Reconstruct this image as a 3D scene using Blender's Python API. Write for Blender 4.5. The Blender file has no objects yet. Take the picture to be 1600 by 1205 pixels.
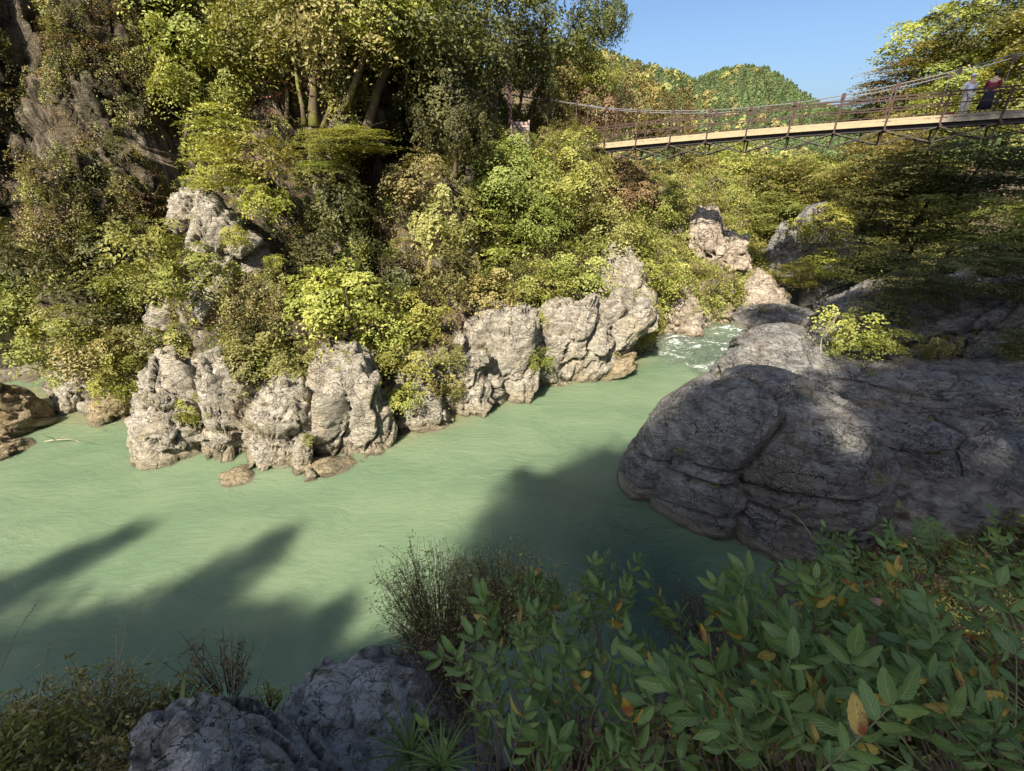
import bpy, bmesh, math, random
import numpy as np
from mathutils import Vector, Matrix, Euler

random.seed(7); RS = np.random.RandomState(11)
scene = bpy.context.scene
COL = scene.collection

# ------------------------------------------------------------------ camera
PITCH = math.radians(26.8); CP, SP = math.cos(PITCH), math.sin(PITCH)
HC = 10.0; FPX = 708.0
cam_d = bpy.data.cameras.new('camera'); cam = bpy.data.objects.new('camera', cam_d); COL.objects.link(cam)
cam.location = (0, 0, HC); cam.rotation_euler = (math.pi/2 - PITCH, 0, 0)
cam_d.sensor_width = 36; cam_d.lens = 36*FPX/1600; cam_d.clip_end = 6000; cam_d.clip_start = 0.05
scene.camera = cam

# ------------------------------------------------------------------ light
EL = math.radians(42); AZ = math.atan2(-0.40, -0.917)
SUN = np.array([math.sin(AZ)*math.cos(EL), math.cos(AZ)*math.cos(EL), math.sin(EL)])   # towards the sun
world = bpy.data.worlds.new('World'); scene.world = world; world.use_nodes = True
wn = world.node_tree; wn.nodes.clear()
sky = wn.nodes.new('ShaderNodeTexSky'); sky.sky_type = 'NISHITA'; sky.sun_disc = False
sky.sun_elevation = EL; sky.sun_rotation = AZ % (2*math.pi); sky.altitude = 300; sky.air_density = 1.0
sky.dust_density = 3.2; sky.ozone_density = 5.5
bg = wn.nodes.new('ShaderNodeBackground'); bg.inputs['Strength'].default_value = 0.080
wo = wn.nodes.new('ShaderNodeOutputWorld')
wn.links.new(sky.outputs[0], bg.inputs[0]); wn.links.new(bg.outputs[0], wo.inputs[0])
sd = bpy.data.lights.new('sun', 'SUN'); sd.energy = 4.9; sd.angle = math.radians(0.55); sd.color = (1.0, 0.93, 0.80)
sun = bpy.data.objects.new('sun', sd); COL.objects.link(sun)
sun.rotation_euler = Vector(tuple(SUN)).to_track_quat('Z', 'Y').to_euler()
scene.view_settings.view_transform = 'Standard'; scene.view_settings.look = 'None'
scene.view_settings.gamma = 1; scene.view_settings.use_curve_mapping = False
scene.view_settings.exposure = 1.12
cy = scene.cycles
cy.max_bounces = 5; cy.diffuse_bounces = 3; cy.glossy_bounces = 3; cy.transmission_bounces = 3
cy.transparent_max_bounces = 4; cy.caustics_reflective = False; cy.caustics_refractive = False
cy.use_denoising = True

# ------------------------------------------------------------------ plan helpers (photo survey -> world points)
def ray(px, py):
    u = (px-800)/FPX; v = (602.5-py)/FPX
    return np.array([u, CP+v*SP, v*CP-SP])
def P(px, py, d): return np.array([0, 0, HC]) + ray(px, py)*d
def W(px, py, z=0.0):
    r = ray(px, py); return np.array([0, 0, HC]) + r*((z-HC)/r[2])
def proj(p):
    p = np.asarray(p, float); q = p - np.array([0, 0, HC])
    d = q[..., 1]*CP - q[..., 2]*SP; up = q[..., 1]*SP + q[..., 2]*CP
    d = np.where(np.abs(d) < 1e-6, 1e-6, d)
    return 800 + q[..., 0]/d*FPX, 602.5 - up/d*FPX, d

# ------------------------------------------------------------------ numpy noise
def _h(ix, iy, iz, s):
    x = (ix.astype(np.int64)*374761393 + iy.astype(np.int64)*668265263 + iz.astype(np.int64)*2147483647 + s*1274126177) & 0xFFFFFFFF
    x = ((x ^ (x >> 13))*1274126177) & 0xFFFFFFFF
    x = ((x ^ (x >> 16))*2246822519) & 0xFFFFFFFF
    x = x ^ (x >> 15)
    return (x & 0xFFFFFF)/float(0xFFFFFF)
def vn(p, s=0):
    i = np.floor(p).astype(np.int64); f = p-i; f = f*f*f*(f*(f*6-15)+10)
    r = 0
    for dx in (0, 1):
        for dy in (0, 1):
            for dz in (0, 1):
                w = (f[:, 0] if dx else 1-f[:, 0])*(f[:, 1] if dy else 1-f[:, 1])*(f[:, 2] if dz else 1-f[:, 2])
                r = r + w*_h(i[:, 0]+dx, i[:, 1]+dy, i[:, 2]+dz, s)
    return r*2-1
def fbm(p, o=4, s=0, g=0.5):
    r = 0; a = 1; t = 0
    for k in range(o):
        r = r + a*vn(p*(2.03**k)+k*17.3, s+k); t += a; a *= g
    return r/t
def ridged(p, o=4, s=0):
    r = 0; a = 1; t = 0
    for k in range(o):
        r = r + a*(1-np.abs(vn(p*(2.03**k)+k*9.1, s+k))*2); t += a; a *= .5
    return r/t
def worley(p, s=0):
    i = np.floor(p).astype(np.int64); n = len(p)
    f1 = np.full(n, 9.); f2 = np.full(n, 9.); cell = np.zeros((n, 3), np.int64); ctr = np.zeros((n, 3))
    for dx in (-1, 0, 1):
        for dy in (-1, 0, 1):
            for dz in (-1, 0, 1):
                c = i+np.array([dx, dy, dz])
                q = c + np.stack([_h(c[:, 0], c[:, 1], c[:, 2], s+k) for k in (1, 2, 3)], 1)
                d = np.sqrt(((q-p)**2).sum(1)); m = d < f1
                f2 = np.where(m, f1, np.minimum(f2, d)); f1 = np.where(m, d, f1)
                cell[m] = c[m]; ctr[m] = q[m]
    rv = np.stack([_h(cell[:, 0], cell[:, 1], cell[:, 2], s+k) for k in (11, 12, 13, 14)], 1)*2-1
    return f1, f2, rv, ctr
def sst(a, b, x): t = np.clip((x-a)/(b-a), 0, 1); return t*t*(3-2*t)

# ------------------------------------------------------------------ mesh helpers
def mesh_np(name, V, F, mat=None, smooth=True):
    """V (n,3); F (m,k) all same k"""
    me = bpy.data.meshes.new(name); V = np.asarray(V, np.float32); F = np.asarray(F, np.int32)
    m, k = F.shape
    me.vertices.add(len(V)); me.vertices.foreach_set('co', V.ravel())
    me.loops.add(m*k); me.loops.foreach_set('vertex_index', F.ravel())
    me.polygons.add(m); me.polygons.foreach_set('loop_start', np.arange(0, m*k, k, dtype=np.int32))
    me.polygons.foreach_set('loop_total', np.full(m, k, np.int32))
    me.polygons.foreach_set('use_smooth', np.full(m, smooth, bool))
    me.update(calc_edges=True)
    if mat: me.materials.append(mat)
    return me
def link(name, data, parent=None, loc=None):
    o = bpy.data.objects.new(name, data); COL.objects.link(o)
    if parent is not None: o.parent = parent
    if loc is not None: o.location = loc
    return o
def tag(o, label, cat, group=None):
    o['label'] = label; o['category'] = cat
    if group: o['group'] = group
    return o
def empty(name, loc, label, cat, group=None):
    o = link(name, None, None, tuple(loc)); o.empty_display_size = .2
    return tag(o, label, cat, group)
class MB:
    def __init__(s): s.v = []; s.f = []
    def box(s, p0, p1, w, h, up=(0, 0, 1)):
        p0 = Vector(p0); p1 = Vector(p1); d = (p1-p0).normalized(); up = Vector(up)
        r = d.cross(up)
        if r.length < 1e-4: r = d.cross(Vector((0, 1, 0)))
        r.normalize(); u = r.cross(d).normalized(); b = len(s.v)
        for q in (p0, p1):
            for a, c in ((-1, -1), (1, -1), (1, 1), (-1, 1)):
                s.v.append(q + r*(a*w/2) + u*(c*h/2))
        for f in ((0, 1, 2, 3), (7, 6, 5, 4), (0, 4, 5, 1), (1, 5, 6, 2), (2, 6, 7, 3), (3, 7, 4, 0)):
            s.f.append([b+i for i in f])
        return s
    def tube(s, pts, rad, n=6, wob=0, cap=True):
        pts = [Vector(tuple(p)) for p in pts]; m = len(pts); b = len(s.v)
        ref = Vector((.3, .2, 1)).normalized()
        for i, p in enumerate(pts):
            t = (pts[min(i+1, m-1)]-pts[max(i-1, 0)]).normalized()
            a = t.cross(ref)
            if a.length < .05: a = t.cross(Vector((1, 0, 0)))
            a.normalize(); c = t.cross(a).normalized()
            rr = rad[i] if hasattr(rad, '__len__') else rad
            for k in range(n):
                an = 2*math.pi*k/n; q = rr*(1+(random.uniform(-wob, wob) if wob else 0))
                s.v.append(p + (a*math.cos(an)+c*math.sin(an))*q)
        for i in range(m-1):
            for k in range(n):
                k2 = (k+1) % n
                s.f.append([b+i*n+k, b+i*n+k2, b+(i+1)*n+k2, b+(i+1)*n+k])
        if cap:
            s.f.append([b+k for k in range(n)][::-1]); s.f.append([b+(m-1)*n+k for k in range(n)])
        return s
    def mesh(s, name, mat, smooth=False):
        me = bpy.data.meshes.new(name); me.from_pydata([tuple(v) for v in s.v], [], s.f); me.update()
        if smooth: me.polygons.foreach_set('use_smooth', [True]*len(me.polygons))
        if mat: me.materials.append(mat)
        return me
    def obj(s, name, mat, parent=None, smooth=False): return link(name, s.mesh(name, mat, smooth), parent)

# ------------------------------------------------------------------ materials
class NT:
    def __init__(s, name):
        s.m = bpy.data.materials.new(name); s.m.use_nodes = True; s.t = s.m.node_tree; s.t.nodes.clear()
        s.out = s.n('ShaderNodeOutputMaterial')
    def n(s, typ, **kw):
        nd = s.t.nodes.new(typ)
        for k, v in kw.items():
            if k[0] == '_': nd.inputs[k[1:].replace('_', ' ')].default_value = v
            else: setattr(nd, k, v)
        return nd
    def L(s, a, b): s.t.links.new(a, b)
    def val(s, x, sock):
        if hasattr(x, 'node') or isinstance(x, bpy.types.NodeSocket): s.L(x, sock)
        else: sock.default_value = x
    def math(s, op, a, b=0.0, c=None, clamp=False):
        nd = s.n('ShaderNodeMath', operation=op, use_clamp=clamp); s.val(a, nd.inputs[0]); s.val(b, nd.inputs[1])
        if c is not None: s.val(c, nd.inputs[2])
        return nd.outputs[0]
    def noise(s, vec, scale, detail=6, rough=.55, dist=0.0):
        nd = s.n('ShaderNodeTexNoise'); nd.inputs['Scale'].default_value = scale; nd.inputs['Detail'].default_value = detail
        nd.inputs['Roughness'].default_value = rough; nd.inputs['Distortion'].default_value = dist
        if vec is not None: s.L(vec, nd.inputs['Vector'])
        return nd.outputs[0]
    def vor(s, vec, scale, feature='F1'):
        nd = s.n('ShaderNodeTexVoronoi', feature=feature); nd.inputs['Scale'].default_value = scale
        s.L(vec, nd.inputs['Vector']); return nd.outputs[0]
    def mapr(s, x, a, b, c=0.0, d=1.0, smooth=True):
        nd = s.n('ShaderNodeMapRange', interpolation_type='SMOOTHSTEP' if smooth else 'LINEAR'); s.val(x, nd.inputs[0])
        nd.inputs[1].default_value = a; nd.inputs[2].default_value = b; nd.inputs[3].default_value = c; nd.inputs[4].default_value = d
        return nd.outputs[0]
    def ramp(s, x, stops):
        nd = s.n('ShaderNodeValToRGB'); s.L(x, nd.inputs[0]); e = nd.color_ramp.elements
        e[0].position = stops[0][0]; e[0].color = (*stops[0][1], 1); e[1].position = stops[-1][0]; e[1].color = (*stops[-1][1], 1)
        for p, c in stops[1:-1]:
            q = e.new(p); q.color = (*c, 1)
        return nd.outputs[0]
    def mix(s, f, a, b, mode='MIX'):
        nd = s.n('ShaderNodeMix', data_type='RGBA', blend_type=mode); s.val(f, nd.inputs[0])
        for x, k in ((a, 6), (b, 7)):
            if isinstance(x, tuple): nd.inputs[k].default_value = (*x, 1) if len(x) == 3 else x
            else: s.L(x, nd.inputs[k])
        return nd.outputs[2]
    def pos(s): return s.n('ShaderNodeNewGeometry').outputs['Position']
    def mapping(s, vec, rot=(0, 0, 0), scale=(1, 1, 1)):
        nd = s.n('ShaderNodeMapping'); s.L(vec, nd.inputs[0]); nd.inputs['Rotation'].default_value = rot; nd.inputs['Scale'].default_value = scale
        return nd.outputs[0]
    def bump(s, h, strength, dist, normal=None):
        nd = s.n('ShaderNodeBump'); s.L(h, nd.inputs['Height']); nd.inputs['Strength'].default_value = strength
        nd.inputs['Distance'].default_value = dist
        if normal is not None: s.L(normal, nd.inputs['Normal'])
        return nd.outputs[0]
    def pbsdf(s, col, rough=.85, normal=None, spec=.3, **kw):
        b = s.n('ShaderNodeBsdfPrincipled'); s.val(col if not isinstance(col, tuple) else (*col, 1), b.inputs['Base Color'])
        s.val(rough, b.inputs['Roughness']); b.inputs['Specular IOR Level'].default_value = spec
        if normal is not None: s.L(normal, b.inputs['Normal'])
        for k, v in kw.items(): b.inputs[k.replace('_', ' ')].default_value = v
        return b.outputs[0]
    def done(s, sh): s.L(sh, s.out.inputs[0]); return s.m

def rock_mat(name, dark, mid, light, warm, lich, moss, fine=1.0, vert=False, wetband=True):
    t = NT(name); p = t.pos()
    w = t.noise(p, .9/fine, 5, .6)
    sc = (2.2, 2.2, .55) if vert else (.8, .8, 3.4)
    mp = t.mapping(p, (.35, -.45, .3), tuple(x/fine for x in sc))
    st = t.noise(mp, 1.6, 9, .68, .7)
    sp = t.noise(p, 7.5/fine, 6, .7)
    f = t.math('ADD', t.math('MULTIPLY', w, .42), t.math('ADD', t.math('MULTIPLY', st, .38), t.math('MULTIPLY', sp, .30)))
    c = t.ramp(f, [(.38, dark), (.48, mid), (.57, tuple(.5*(a+b) for a, b in zip(mid, light))), (.68, light)])
    c = t.mix(t.math('MULTIPLY', t.mapr(t.noise(p, .9/fine, 5, .6, .3), .54, .64), .55), c, tuple(.55*a+.25*b for a, b in zip(mid, dark)))
    vein = t.mapr(t.math('ABSOLUTE', t.math('SUBTRACT', t.noise(t.mapping(p, (.6, .2, .4), tuple(x/fine for x in (.5, .9, 3.2))), 1.0, 6, .5, .15), .5)), .0, .016, 1, 0)
    c = t.mix(t.math('MULTIPLY', vein, .35), c, tuple(x*.5 for x in dark))
    stain = t.mapr(t.noise(t.mapping(p, (0, 0, 0), (1, 1, .45)), .75/fine, 6, .65, .4), .50, .66)
    c = t.mix(t.math('MULTIPLY', stain, .65), c, warm)
    cmp = t.n('ShaderNodeVectorMath', operation='ADD'); t.L(t.mapping(p, (.5, .3, .2), (1.5, .6, 2.0)), cmp.inputs[0])
    nz = t.n('ShaderNodeTexNoise'); nz.inputs['Scale'].default_value = 1.4/fine; nz.inputs['Detail'].default_value = 5; t.L(p, nz.inputs['Vector'])
    ns = t.n('ShaderNodeVectorMath', operation='SCALE'); t.L(nz.outputs[1], ns.inputs[0]); ns.inputs['Scale'].default_value = 2.6*fine; t.L(ns.outputs[0], cmp.inputs[1])
    ck = t.vor(cmp.outputs[0], .95/fine, 'DISTANCE_TO_EDGE')
    ck2 = t.vor(cmp.outputs[0], 3.1/fine, 'DISTANCE_TO_EDGE')
    crack = t.math('MINIMUM', t.mapr(ck, 0, .03), t.math('ADD', t.mapr(ck2, 0, .04), .6, clamp=True))
    c = t.mix(t.math('MULTIPLY', t.math('SUBTRACT', 1.0, crack, clamp=True), t.mapr(t.noise(p, .8/fine, 4), .42, .62)), c, tuple(x*.4 for x in dark))
    li = t.mapr(t.noise(p, 22/fine, 3, .6), .57, .64)
    li = t.math('MULTIPLY', li, t.mapr(t.noise(p, 1.3, 3), .42, .6))
    c = t.mix(t.math('MULTIPLY', li, .75), c, lich)
    g = t.n('ShaderNodeNewGeometry'); sx = t.n('ShaderNodeSeparateXYZ'); t.L(g.outputs['Normal'], sx.inputs[0])
    mo = t.math('MULTIPLY', t.mapr(sx.outputs[2], .15, .9), t.mapr(t.noise(p, 1.7/fine, 6, .7), .50, .62))
    c = t.mix(t.math('MULTIPLY', mo, moss), c, (.085, .085, .028))
    if wetband:
        sz = t.n('ShaderNodeSeparateXYZ'); t.L(p, sz.inputs[0])
        zz = t.math('ADD', sz.outputs[2], t.math('MULTIPLY', t.noise(p, 1.5, 4), .8))
        c = t.mix(t.math('MULTIPLY', t.mapr(zz, 1.15, .45), .6), c, (.38, .31, .19))
        c = t.mix(t.math('MULTIPLY', t.mapr(zz, .60, .40), .65), c, (.10, .085, .055))
    h = t.math('ADD', t.math('MULTIPLY', st, 1.1), t.math('ADD', t.math('SUBTRACT', t.math('MULTIPLY', crack, .5), t.math('MULTIPLY', vein, .35)), t.math('MULTIPLY', t.noise(p, 9/fine, 9, .72), .9)))
    nrm = t.bump(h, 1.0, .15*fine)
    return t.done(t.pbsdf(c, .88, nrm, .25))
M = {}
M['pale'] = rock_mat('pale_rock', (.10, .085, .065), (.35, .305, .235), (.64, .575, .46), (.44, .355, .23), (.55, .53, .46), .5)
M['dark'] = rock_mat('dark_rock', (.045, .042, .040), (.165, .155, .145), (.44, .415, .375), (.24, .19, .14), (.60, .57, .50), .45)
M['fore'] = rock_mat('foreground_rock', (.14, .125, .10), (.50, .46, .385), (.80, .75, .66), (.17, .15, .13), (.5, .5, .5), .8, fine=.28, wetband=False)
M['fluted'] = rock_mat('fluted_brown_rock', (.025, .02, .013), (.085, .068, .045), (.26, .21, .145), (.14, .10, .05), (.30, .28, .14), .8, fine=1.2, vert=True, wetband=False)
M['ochre'] = rock_mat('tan_mossy_rock', (.10, .07, .04), (.33, .24, .13), (.52, .42, .28), (.42, .30, .13), (.5, .45, .33), .85)
M['far'] = rock_mat('canyon_rock', (.14, .105, .08), (.42, .335, .25), (.68, .57, .45), (.40, .32, .22), (.5, .46, .38), .5, fine=1.4, vert=True)

def ground_mat():
    t = NT('hillside_soil'); p = t.pos()
    n1 = t.noise(p, .35, 6, .6); n2 = t.noise(t.mapping(p, (.12, .08, 0), (2.4, 2.4, .42)), 1.5, 9, .72, .6); n3 = t.noise(p, 14, 5, .7)
    rock = t.ramp(n2, [(.36, (.022, .019, .014)), (.46, (.085, .068, .048)), (.56, (.20, .165, .12)), (.68, (.36, .32, .25))])
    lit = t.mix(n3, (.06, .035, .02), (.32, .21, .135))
    moss = t.mix(n3, (.035, .04, .012), (.15, .15, .05))
    pale = t.ramp(t.noise(p, 2.2, 9, .7, .5), [(.35, (.09, .075, .055)), (.5, (.32, .28, .22)), (.66, (.52, .47, .38))])
    g = t.n('ShaderNodeNewGeometry'); sx = t.n('ShaderNodeSeparateXYZ'); t.L(g.outputs['Normal'], sx.inputs[0])
    c = t.mix(t.math('MULTIPLY', t.mapr(n1, .48, .62), .7), rock, moss)
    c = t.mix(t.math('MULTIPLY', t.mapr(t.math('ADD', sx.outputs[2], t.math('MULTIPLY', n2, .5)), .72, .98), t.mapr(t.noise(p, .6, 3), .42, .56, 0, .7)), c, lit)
    sz = t.n('ShaderNodeSeparateXYZ'); t.L(p, sz.inputs[0])
    zz = t.math('ADD', sz.outputs[2], t.math('MULTIPLY', t.noise(p, .7, 5), 3.5))
    c = t.mix(t.mapr(zz, 5.2, 3.2), c, pale)
    c = t.mix(t.math('MULTIPLY', t.mapr(t.math('ADD', sz.outputs[2], t.math('MULTIPLY', n3, .5)), .55, .30), .8), c, (.13, .11, .07))
    h = t.math('ADD', n2, t.math('MULTIPLY', n3, .4))
    return t.done(t.pbsdf(c, .95, t.bump(h, 1.0, .22), .1))
M['soil'] = ground_mat()

def leaf_mat(name, c0, c1, c2, trans=.35, rough=.5, hue=.03, spec=.4):
    t = NT(name)
    at = t.n('ShaderNodeAttribute', attribute_name='v')
    oi = t.n('ShaderNodeObjectInfo')
    x = t.math('ADD', t.math('MULTIPLY', at.outputs['Fac'], .8), t.math('MULTIPLY', oi.outputs['Random'], .2))
    c = t.ramp(x, [(.0, c0), (.55, c1), (1.0, c2)])
    hs = t.n('ShaderNodeHueSaturation'); t.L(c, hs.inputs['Color'])
    t.L(t.mapr(oi.outputs['Random'], 0, 1, .5-hue, .5+hue*.6, False), hs.inputs['Hue'])
    r2 = t.math('FRACT', t.math('MULTIPLY', oi.outputs['Random'], 7.31))
    t.L(t.mapr(r2, 0, 1, .7, 1.25, False), hs.inputs['Value'])
    c = hs.outputs[0]
    b = t.pbsdf(c, rough, None, spec)
    tr = t.n('ShaderNodeBsdfTranslucent')
    mx = t.mix(1.0, c, (1.0, 1.0, .45), 'MULTIPLY'); t.L(mx, tr.inputs[0])
    ms = t.n('ShaderNodeMixShader'); ms.inputs[0].default_value = trans; t.L(b, ms.inputs[1]); t.L(tr.outputs[0], ms.inputs[2])
    return t.done(ms.outputs[0])
M['bright'] = leaf_mat('bright_leaf', (.10, .12, .02), (.32, .345, .075), (.56, .53, .15))
M['olive'] = leaf_mat('olive_leaf', (.10, .10, .025), (.34, .32, .10), (.58, .51, .21))
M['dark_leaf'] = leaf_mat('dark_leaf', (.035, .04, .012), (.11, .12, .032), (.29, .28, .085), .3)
M['dry'] = leaf_mat('dry_leaf', (.10, .065, .03), (.25, .17, .08), (.38, .27, .12), .3)
M['yellow'] = leaf_mat('yellow_leaf', (.12, .12, .02), (.33, .33, .06), (.55, .50, .11))
M['maple'] = leaf_mat('autumn_leaf', (.10, .095, .025), (.26, .235, .065), (.48, .36, .11), .35, hue=.03)
M['grass'] = leaf_mat('grass_blade', (.08, .08, .02), (.20, .19, .06), (.38, .32, .14), .3)
M['fgrass'] = leaf_mat('near_grass_blade', (.04, .06, .015), (.09, .12, .03), (.20, .17, .07), .3)
M['litter'] = leaf_mat('fallen_leaf', (.10, .04, .02), (.28, .13, .08), (.42, .24, .15), .1)
M['conifer'] = leaf_mat('conifer_foliage', (.05, .075, .028), (.12, .165, .055), (.21, .25, .085), .15, hue=.03)

def bark_mat(name, a, b, moss=.5):
    t = NT(name); p = t.pos()
    n = t.noise(t.mapping(p, (0, 0, 0), (9, 9, 1.6)), 1.5, 8, .7, .4)
    c = t.mix(n, a, b)
    c = t.mix(t.math('MULTIPLY', t.mapr(t.noise(p, 1.8, 5), .45, .6), moss), c, (.16, .16, .035))
    return t.done(t.pbsdf(c, .9, t.bump(n, .8, .05), .15))
M['bark'] = bark_mat('dark_bark', (.03, .022, .015), (.16, .12, .08), .45)
M['mossbark'] = bark_mat('mossy_bark', (.035, .025, .015), (.16, .12, .075), .95)
M['palebark'] = bark_mat('pale_bark', (.22, .19, .13), (.50, .45, .34), .1)

def simple(name, col, rough=.6, metal=0, nscale=6, var=.35, bump=.02):
    t = NT(name); p = t.pos(); n = t.noise(p, nscale, 7, .65)
    c = t.mix(n, tuple(x*(1-var) for x in col), tuple(min(1, x*(1+var)) for x in col))
    return t.done(t.pbsdf(c, rough, t.bump(n, .5, bump), .35, Metallic=metal))
M['rust'] = simple('rusty_brown_paint', (.060, .031, .026), .6)
M['steel'] = simple('dark_steel', (.035, .028, .026), .6)
M['girder'] = simple('olive_steel', (.11, .095, .07), .6)
M['cable'] = simple('steel_cable', (.22, .21, .21), .5, .3)
M['plank'] = simple('new_timber', (.36, .29, .175), .75, 0, 5, .35)
M['plankold_shade'] = simple('weathered_shaded_timber', (.30, .25, .19), .8, 0, 5, .3)
M['redwood'] = simple('faded_red_boards', (.42, .30, .26), .8, 0, 8, .3)
M['skin'] = simple('skin', (.50, .33, .24), .55, 0, 4, .08, .002)
M['hair'] = simple('black_hair', (.02, .017, .015), .5, 0, 30, .3)
M['greyhair'] = simple('pale_sun_hat', (.6, .57, .52), .8, 0, 30, .1)
M['white'] = simple('pale_shirt_cloth', (.62, .66, .74), .85, 0, 8, .1)
M['beige'] = simple('beige_trouser_cloth', (.52, .48, .43), .85, 0, 8, .12)
M['maroon'] = simple('maroon_cloth', (.22, .03, .05), .85, 0, 8, .25)
M['navy'] = simple('dark_skirt_cloth', (.02, .02, .035), .85, 0, 8, .25)

def water_mat():
    t = NT('milky_green_water'); p = t.pos()
    flow = t.mapping(p, (0, 0, math.radians(-36)), (.55, 1.5, 1))
    f2 = t.n('ShaderNodeVectorMath', operation='ADD'); t.L(flow, f2.inputs[0])
    n0 = t.n('ShaderNodeTexNoise'); n0.inputs['Scale'].default_value = .35; t.L(p, n0.inputs['Vector'])
    sc = t.n('ShaderNodeVectorMath', operation='SCALE'); t.L(n0.outputs[1], sc.inputs[0]); sc.inputs['Scale'].default_value = 2.2
    t.L(sc.outputs[0], f2.inputs[1])
    rip = t.noise(f2.outputs[0], 4.2, 5, .62, .4); big = t.noise(f2.outputs[0], .9, 3, .5, .5)
    at = t.n('ShaderNodeAttribute', attribute_name='rapid')
    at2 = t.n('ShaderNodeAttribute', attribute_name='chop_shade')
    at3 = t.n('ShaderNodeAttribute', attribute_name='shore')
    c = t.mix(t.mapr(t.noise(f2.outputs[0], .5, 4), .35, .65), (.130, .188, .106), (.163, .217, .124))
    c = t.mix(t.math('MULTIPLY', at2.outputs['Fac'], .85), c, (.030, .085, .062))  # shade on the pool by the big boulder painted in as darker teal
    c = t.mix(at3.outputs['Fac'], c, (.22, .19, .10))
    c = t.mix(t.math('MULTIPLY', at.outputs['Fac'], .7), c, (.10, .12, .09))
    fo = t.noise(f2.outputs[0], 3.4, 8, .78, .8)
    fo2 = t.noise(t.mapping(p, (0, 0, math.radians(-36)), (.25, 1.6, 1)), 1.2, 5, .6, .5)
    thr = t.math('ADD', t.math('MULTIPLY', fo, .55), t.math('MULTIPLY', fo2, .5))
    foam = t.mapr(t.math('ADD', thr, t.math('MULTIPLY', t.math('SUBTRACT', at.outputs['Fac'], 1.0), .45)), .545, .63)
    # thin foam streaks on the open pool
    st = t.mapr(t.noise(t.mapping(f2.outputs[0], (0, 0, .25), (.35, 4.0, 1)), 1.1, 7, .75, .9), .665, .70)
    st = t.math('MULTIPLY', t.math('MULTIPLY', st, t.mapr(t.noise(p, .22, 2), .5, .62)), .35)
    foam = t.math('MAXIMUM', foam, st)
    c = t.mix(foam, c, (.72, .74, .70))
    amp = t.math('ADD', .42, t.math('MULTIPLY', at2.outputs['Fac'], 2.6))
    h = t.math('MULTIPLY', t.math('ADD', rip, t.math('MULTIPLY', big, .9)), t.math('ADD', amp, t.math('MULTIPLY', at.outputs['Fac'], 1.4)))
    nrm = t.bump(h, 1.0, .10)
    b = t.n('ShaderNodeBsdfPrincipled'); t.L(c, b.inputs['Base Color']); t.L(nrm, b.inputs['Normal'])
    t.L(t.mapr(foam, 0, 1, .035, .6), b.inputs['Roughness']); b.inputs['IOR'].default_value = 1.33
    b.inputs['Subsurface Weight'].default_value = 1.0; b.inputs['Subsurface Radius'].default_value = (.5, .8, .5); b.inputs['Subsurface Scale'].default_value = .35
    b.subsurface_method = 'BURLEY'
    return t.done(b.outputs[0])
M['water'] = water_mat()

# ------------------------------------------------------------------ terrain: left gorge side
Lpx = [(-900, 620), (-500, 625), (-250, 618), (-60, 612), (60, 628), (150, 640), (230, 645), (330, 655), (430, 682), (520, 688),
       (620, 668), (700, 652), (740, 625), (820, 596), (900, 580), (985, 553), (1015, 530), (1080, 513), (1140, 499), (1185, 488)]
Lw = [W(*q)[:2] for q in Lpx] + [np.array(q, float) for q in ((24, 34), (34, 37), (60, 44))]
Lw = np.array(Lw)
def resample(pl, n):
    d = np.r_[0, np.cumsum(np.sqrt((np.diff(pl, axis=0)**2).sum(1)))]
    s = np.linspace(0, d[-1], n); q = np.stack([np.interp(s, d, pl[:, k]) for k in range(2)], 1)
    for _ in range(12): q[1:-1] = (q[:-2]+2*q[1:-1]+q[2:])/4
    return q, s
NS, NTT = 620, 330
bank, bs = resample(Lw, NS)
tan = np.gradient(bank, axis=0); tan /= np.linalg.norm(tan, axis=1)[:, None]
nor = np.stack([-tan[:, 1], tan[:, 0]], 1)
for _ in range(60): nor[1:-1] = (nor[:-2]+nor[1:-1]*2+nor[2:])/4
nor /= np.linalg.norm(nor, axis=1)[:, None]
bpx = proj(np.c_[bank, np.zeros(NS)])[0]          # photo column of each bank station
bpx = np.maximum.accumulate(bpx)
tt = np.linspace(0, 1, NTT)
hmax = np.interp(bpx, [-400, 600, 850, 960, 1050, 1150, 1300], [34, 32, 26, 17.5, 11.5, 8.5, 9])
cot = np.interp(bpx, [-200, 100, 300, 500, 800, 960, 1100, 1300], [.42, .48, .55, .72, .85, 1.05, 1.3, 1.2])
S_, T_ = np.meshgrid(np.arange(NS), tt, indexing='ij')
hm = hmax[:, None]
z = -1.2 + (hm+1.2)*np.power(T_, 1.12)
z = np.where(T_ > .93, hm*.0 + (-1.2+(hm+1.2)*.93**1.12) + (T_-.93)*8, z)
off = np.maximum(z, 0)*cot[:, None] + np.minimum(z, 0)*.3
off = off - .9*np.exp(-((z-3)/3.)**2)*0
off = np.where(T_ > .93, off+(T_-.93)*260, off)
wk = (sst(560, 640, bpx)*(1-sst(1150, 1250, bpx)))[:, None]
zp = np.maximum(z, 0)
off = off + wk*(-(cot[:, None]-.15)*np.minimum(zp, 2.8) + 1.0*sst(2.5, 3.6, zp)*cot[:, None] - .2)
wl = np.interp(bpx, [-300, 260], [1, 0])[:, None]
off = off + wl*(1.6*sst(1.5, 3.5, z)*-1 + 2.6*sst(3, 9, z)*.3)
pp = proj(np.stack([bank[:, 0][:, None]+nor[:, 0][:, None]*off, bank[:, 1][:, None]+nor[:, 1][:, None]*off, z], -1))[0]
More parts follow.
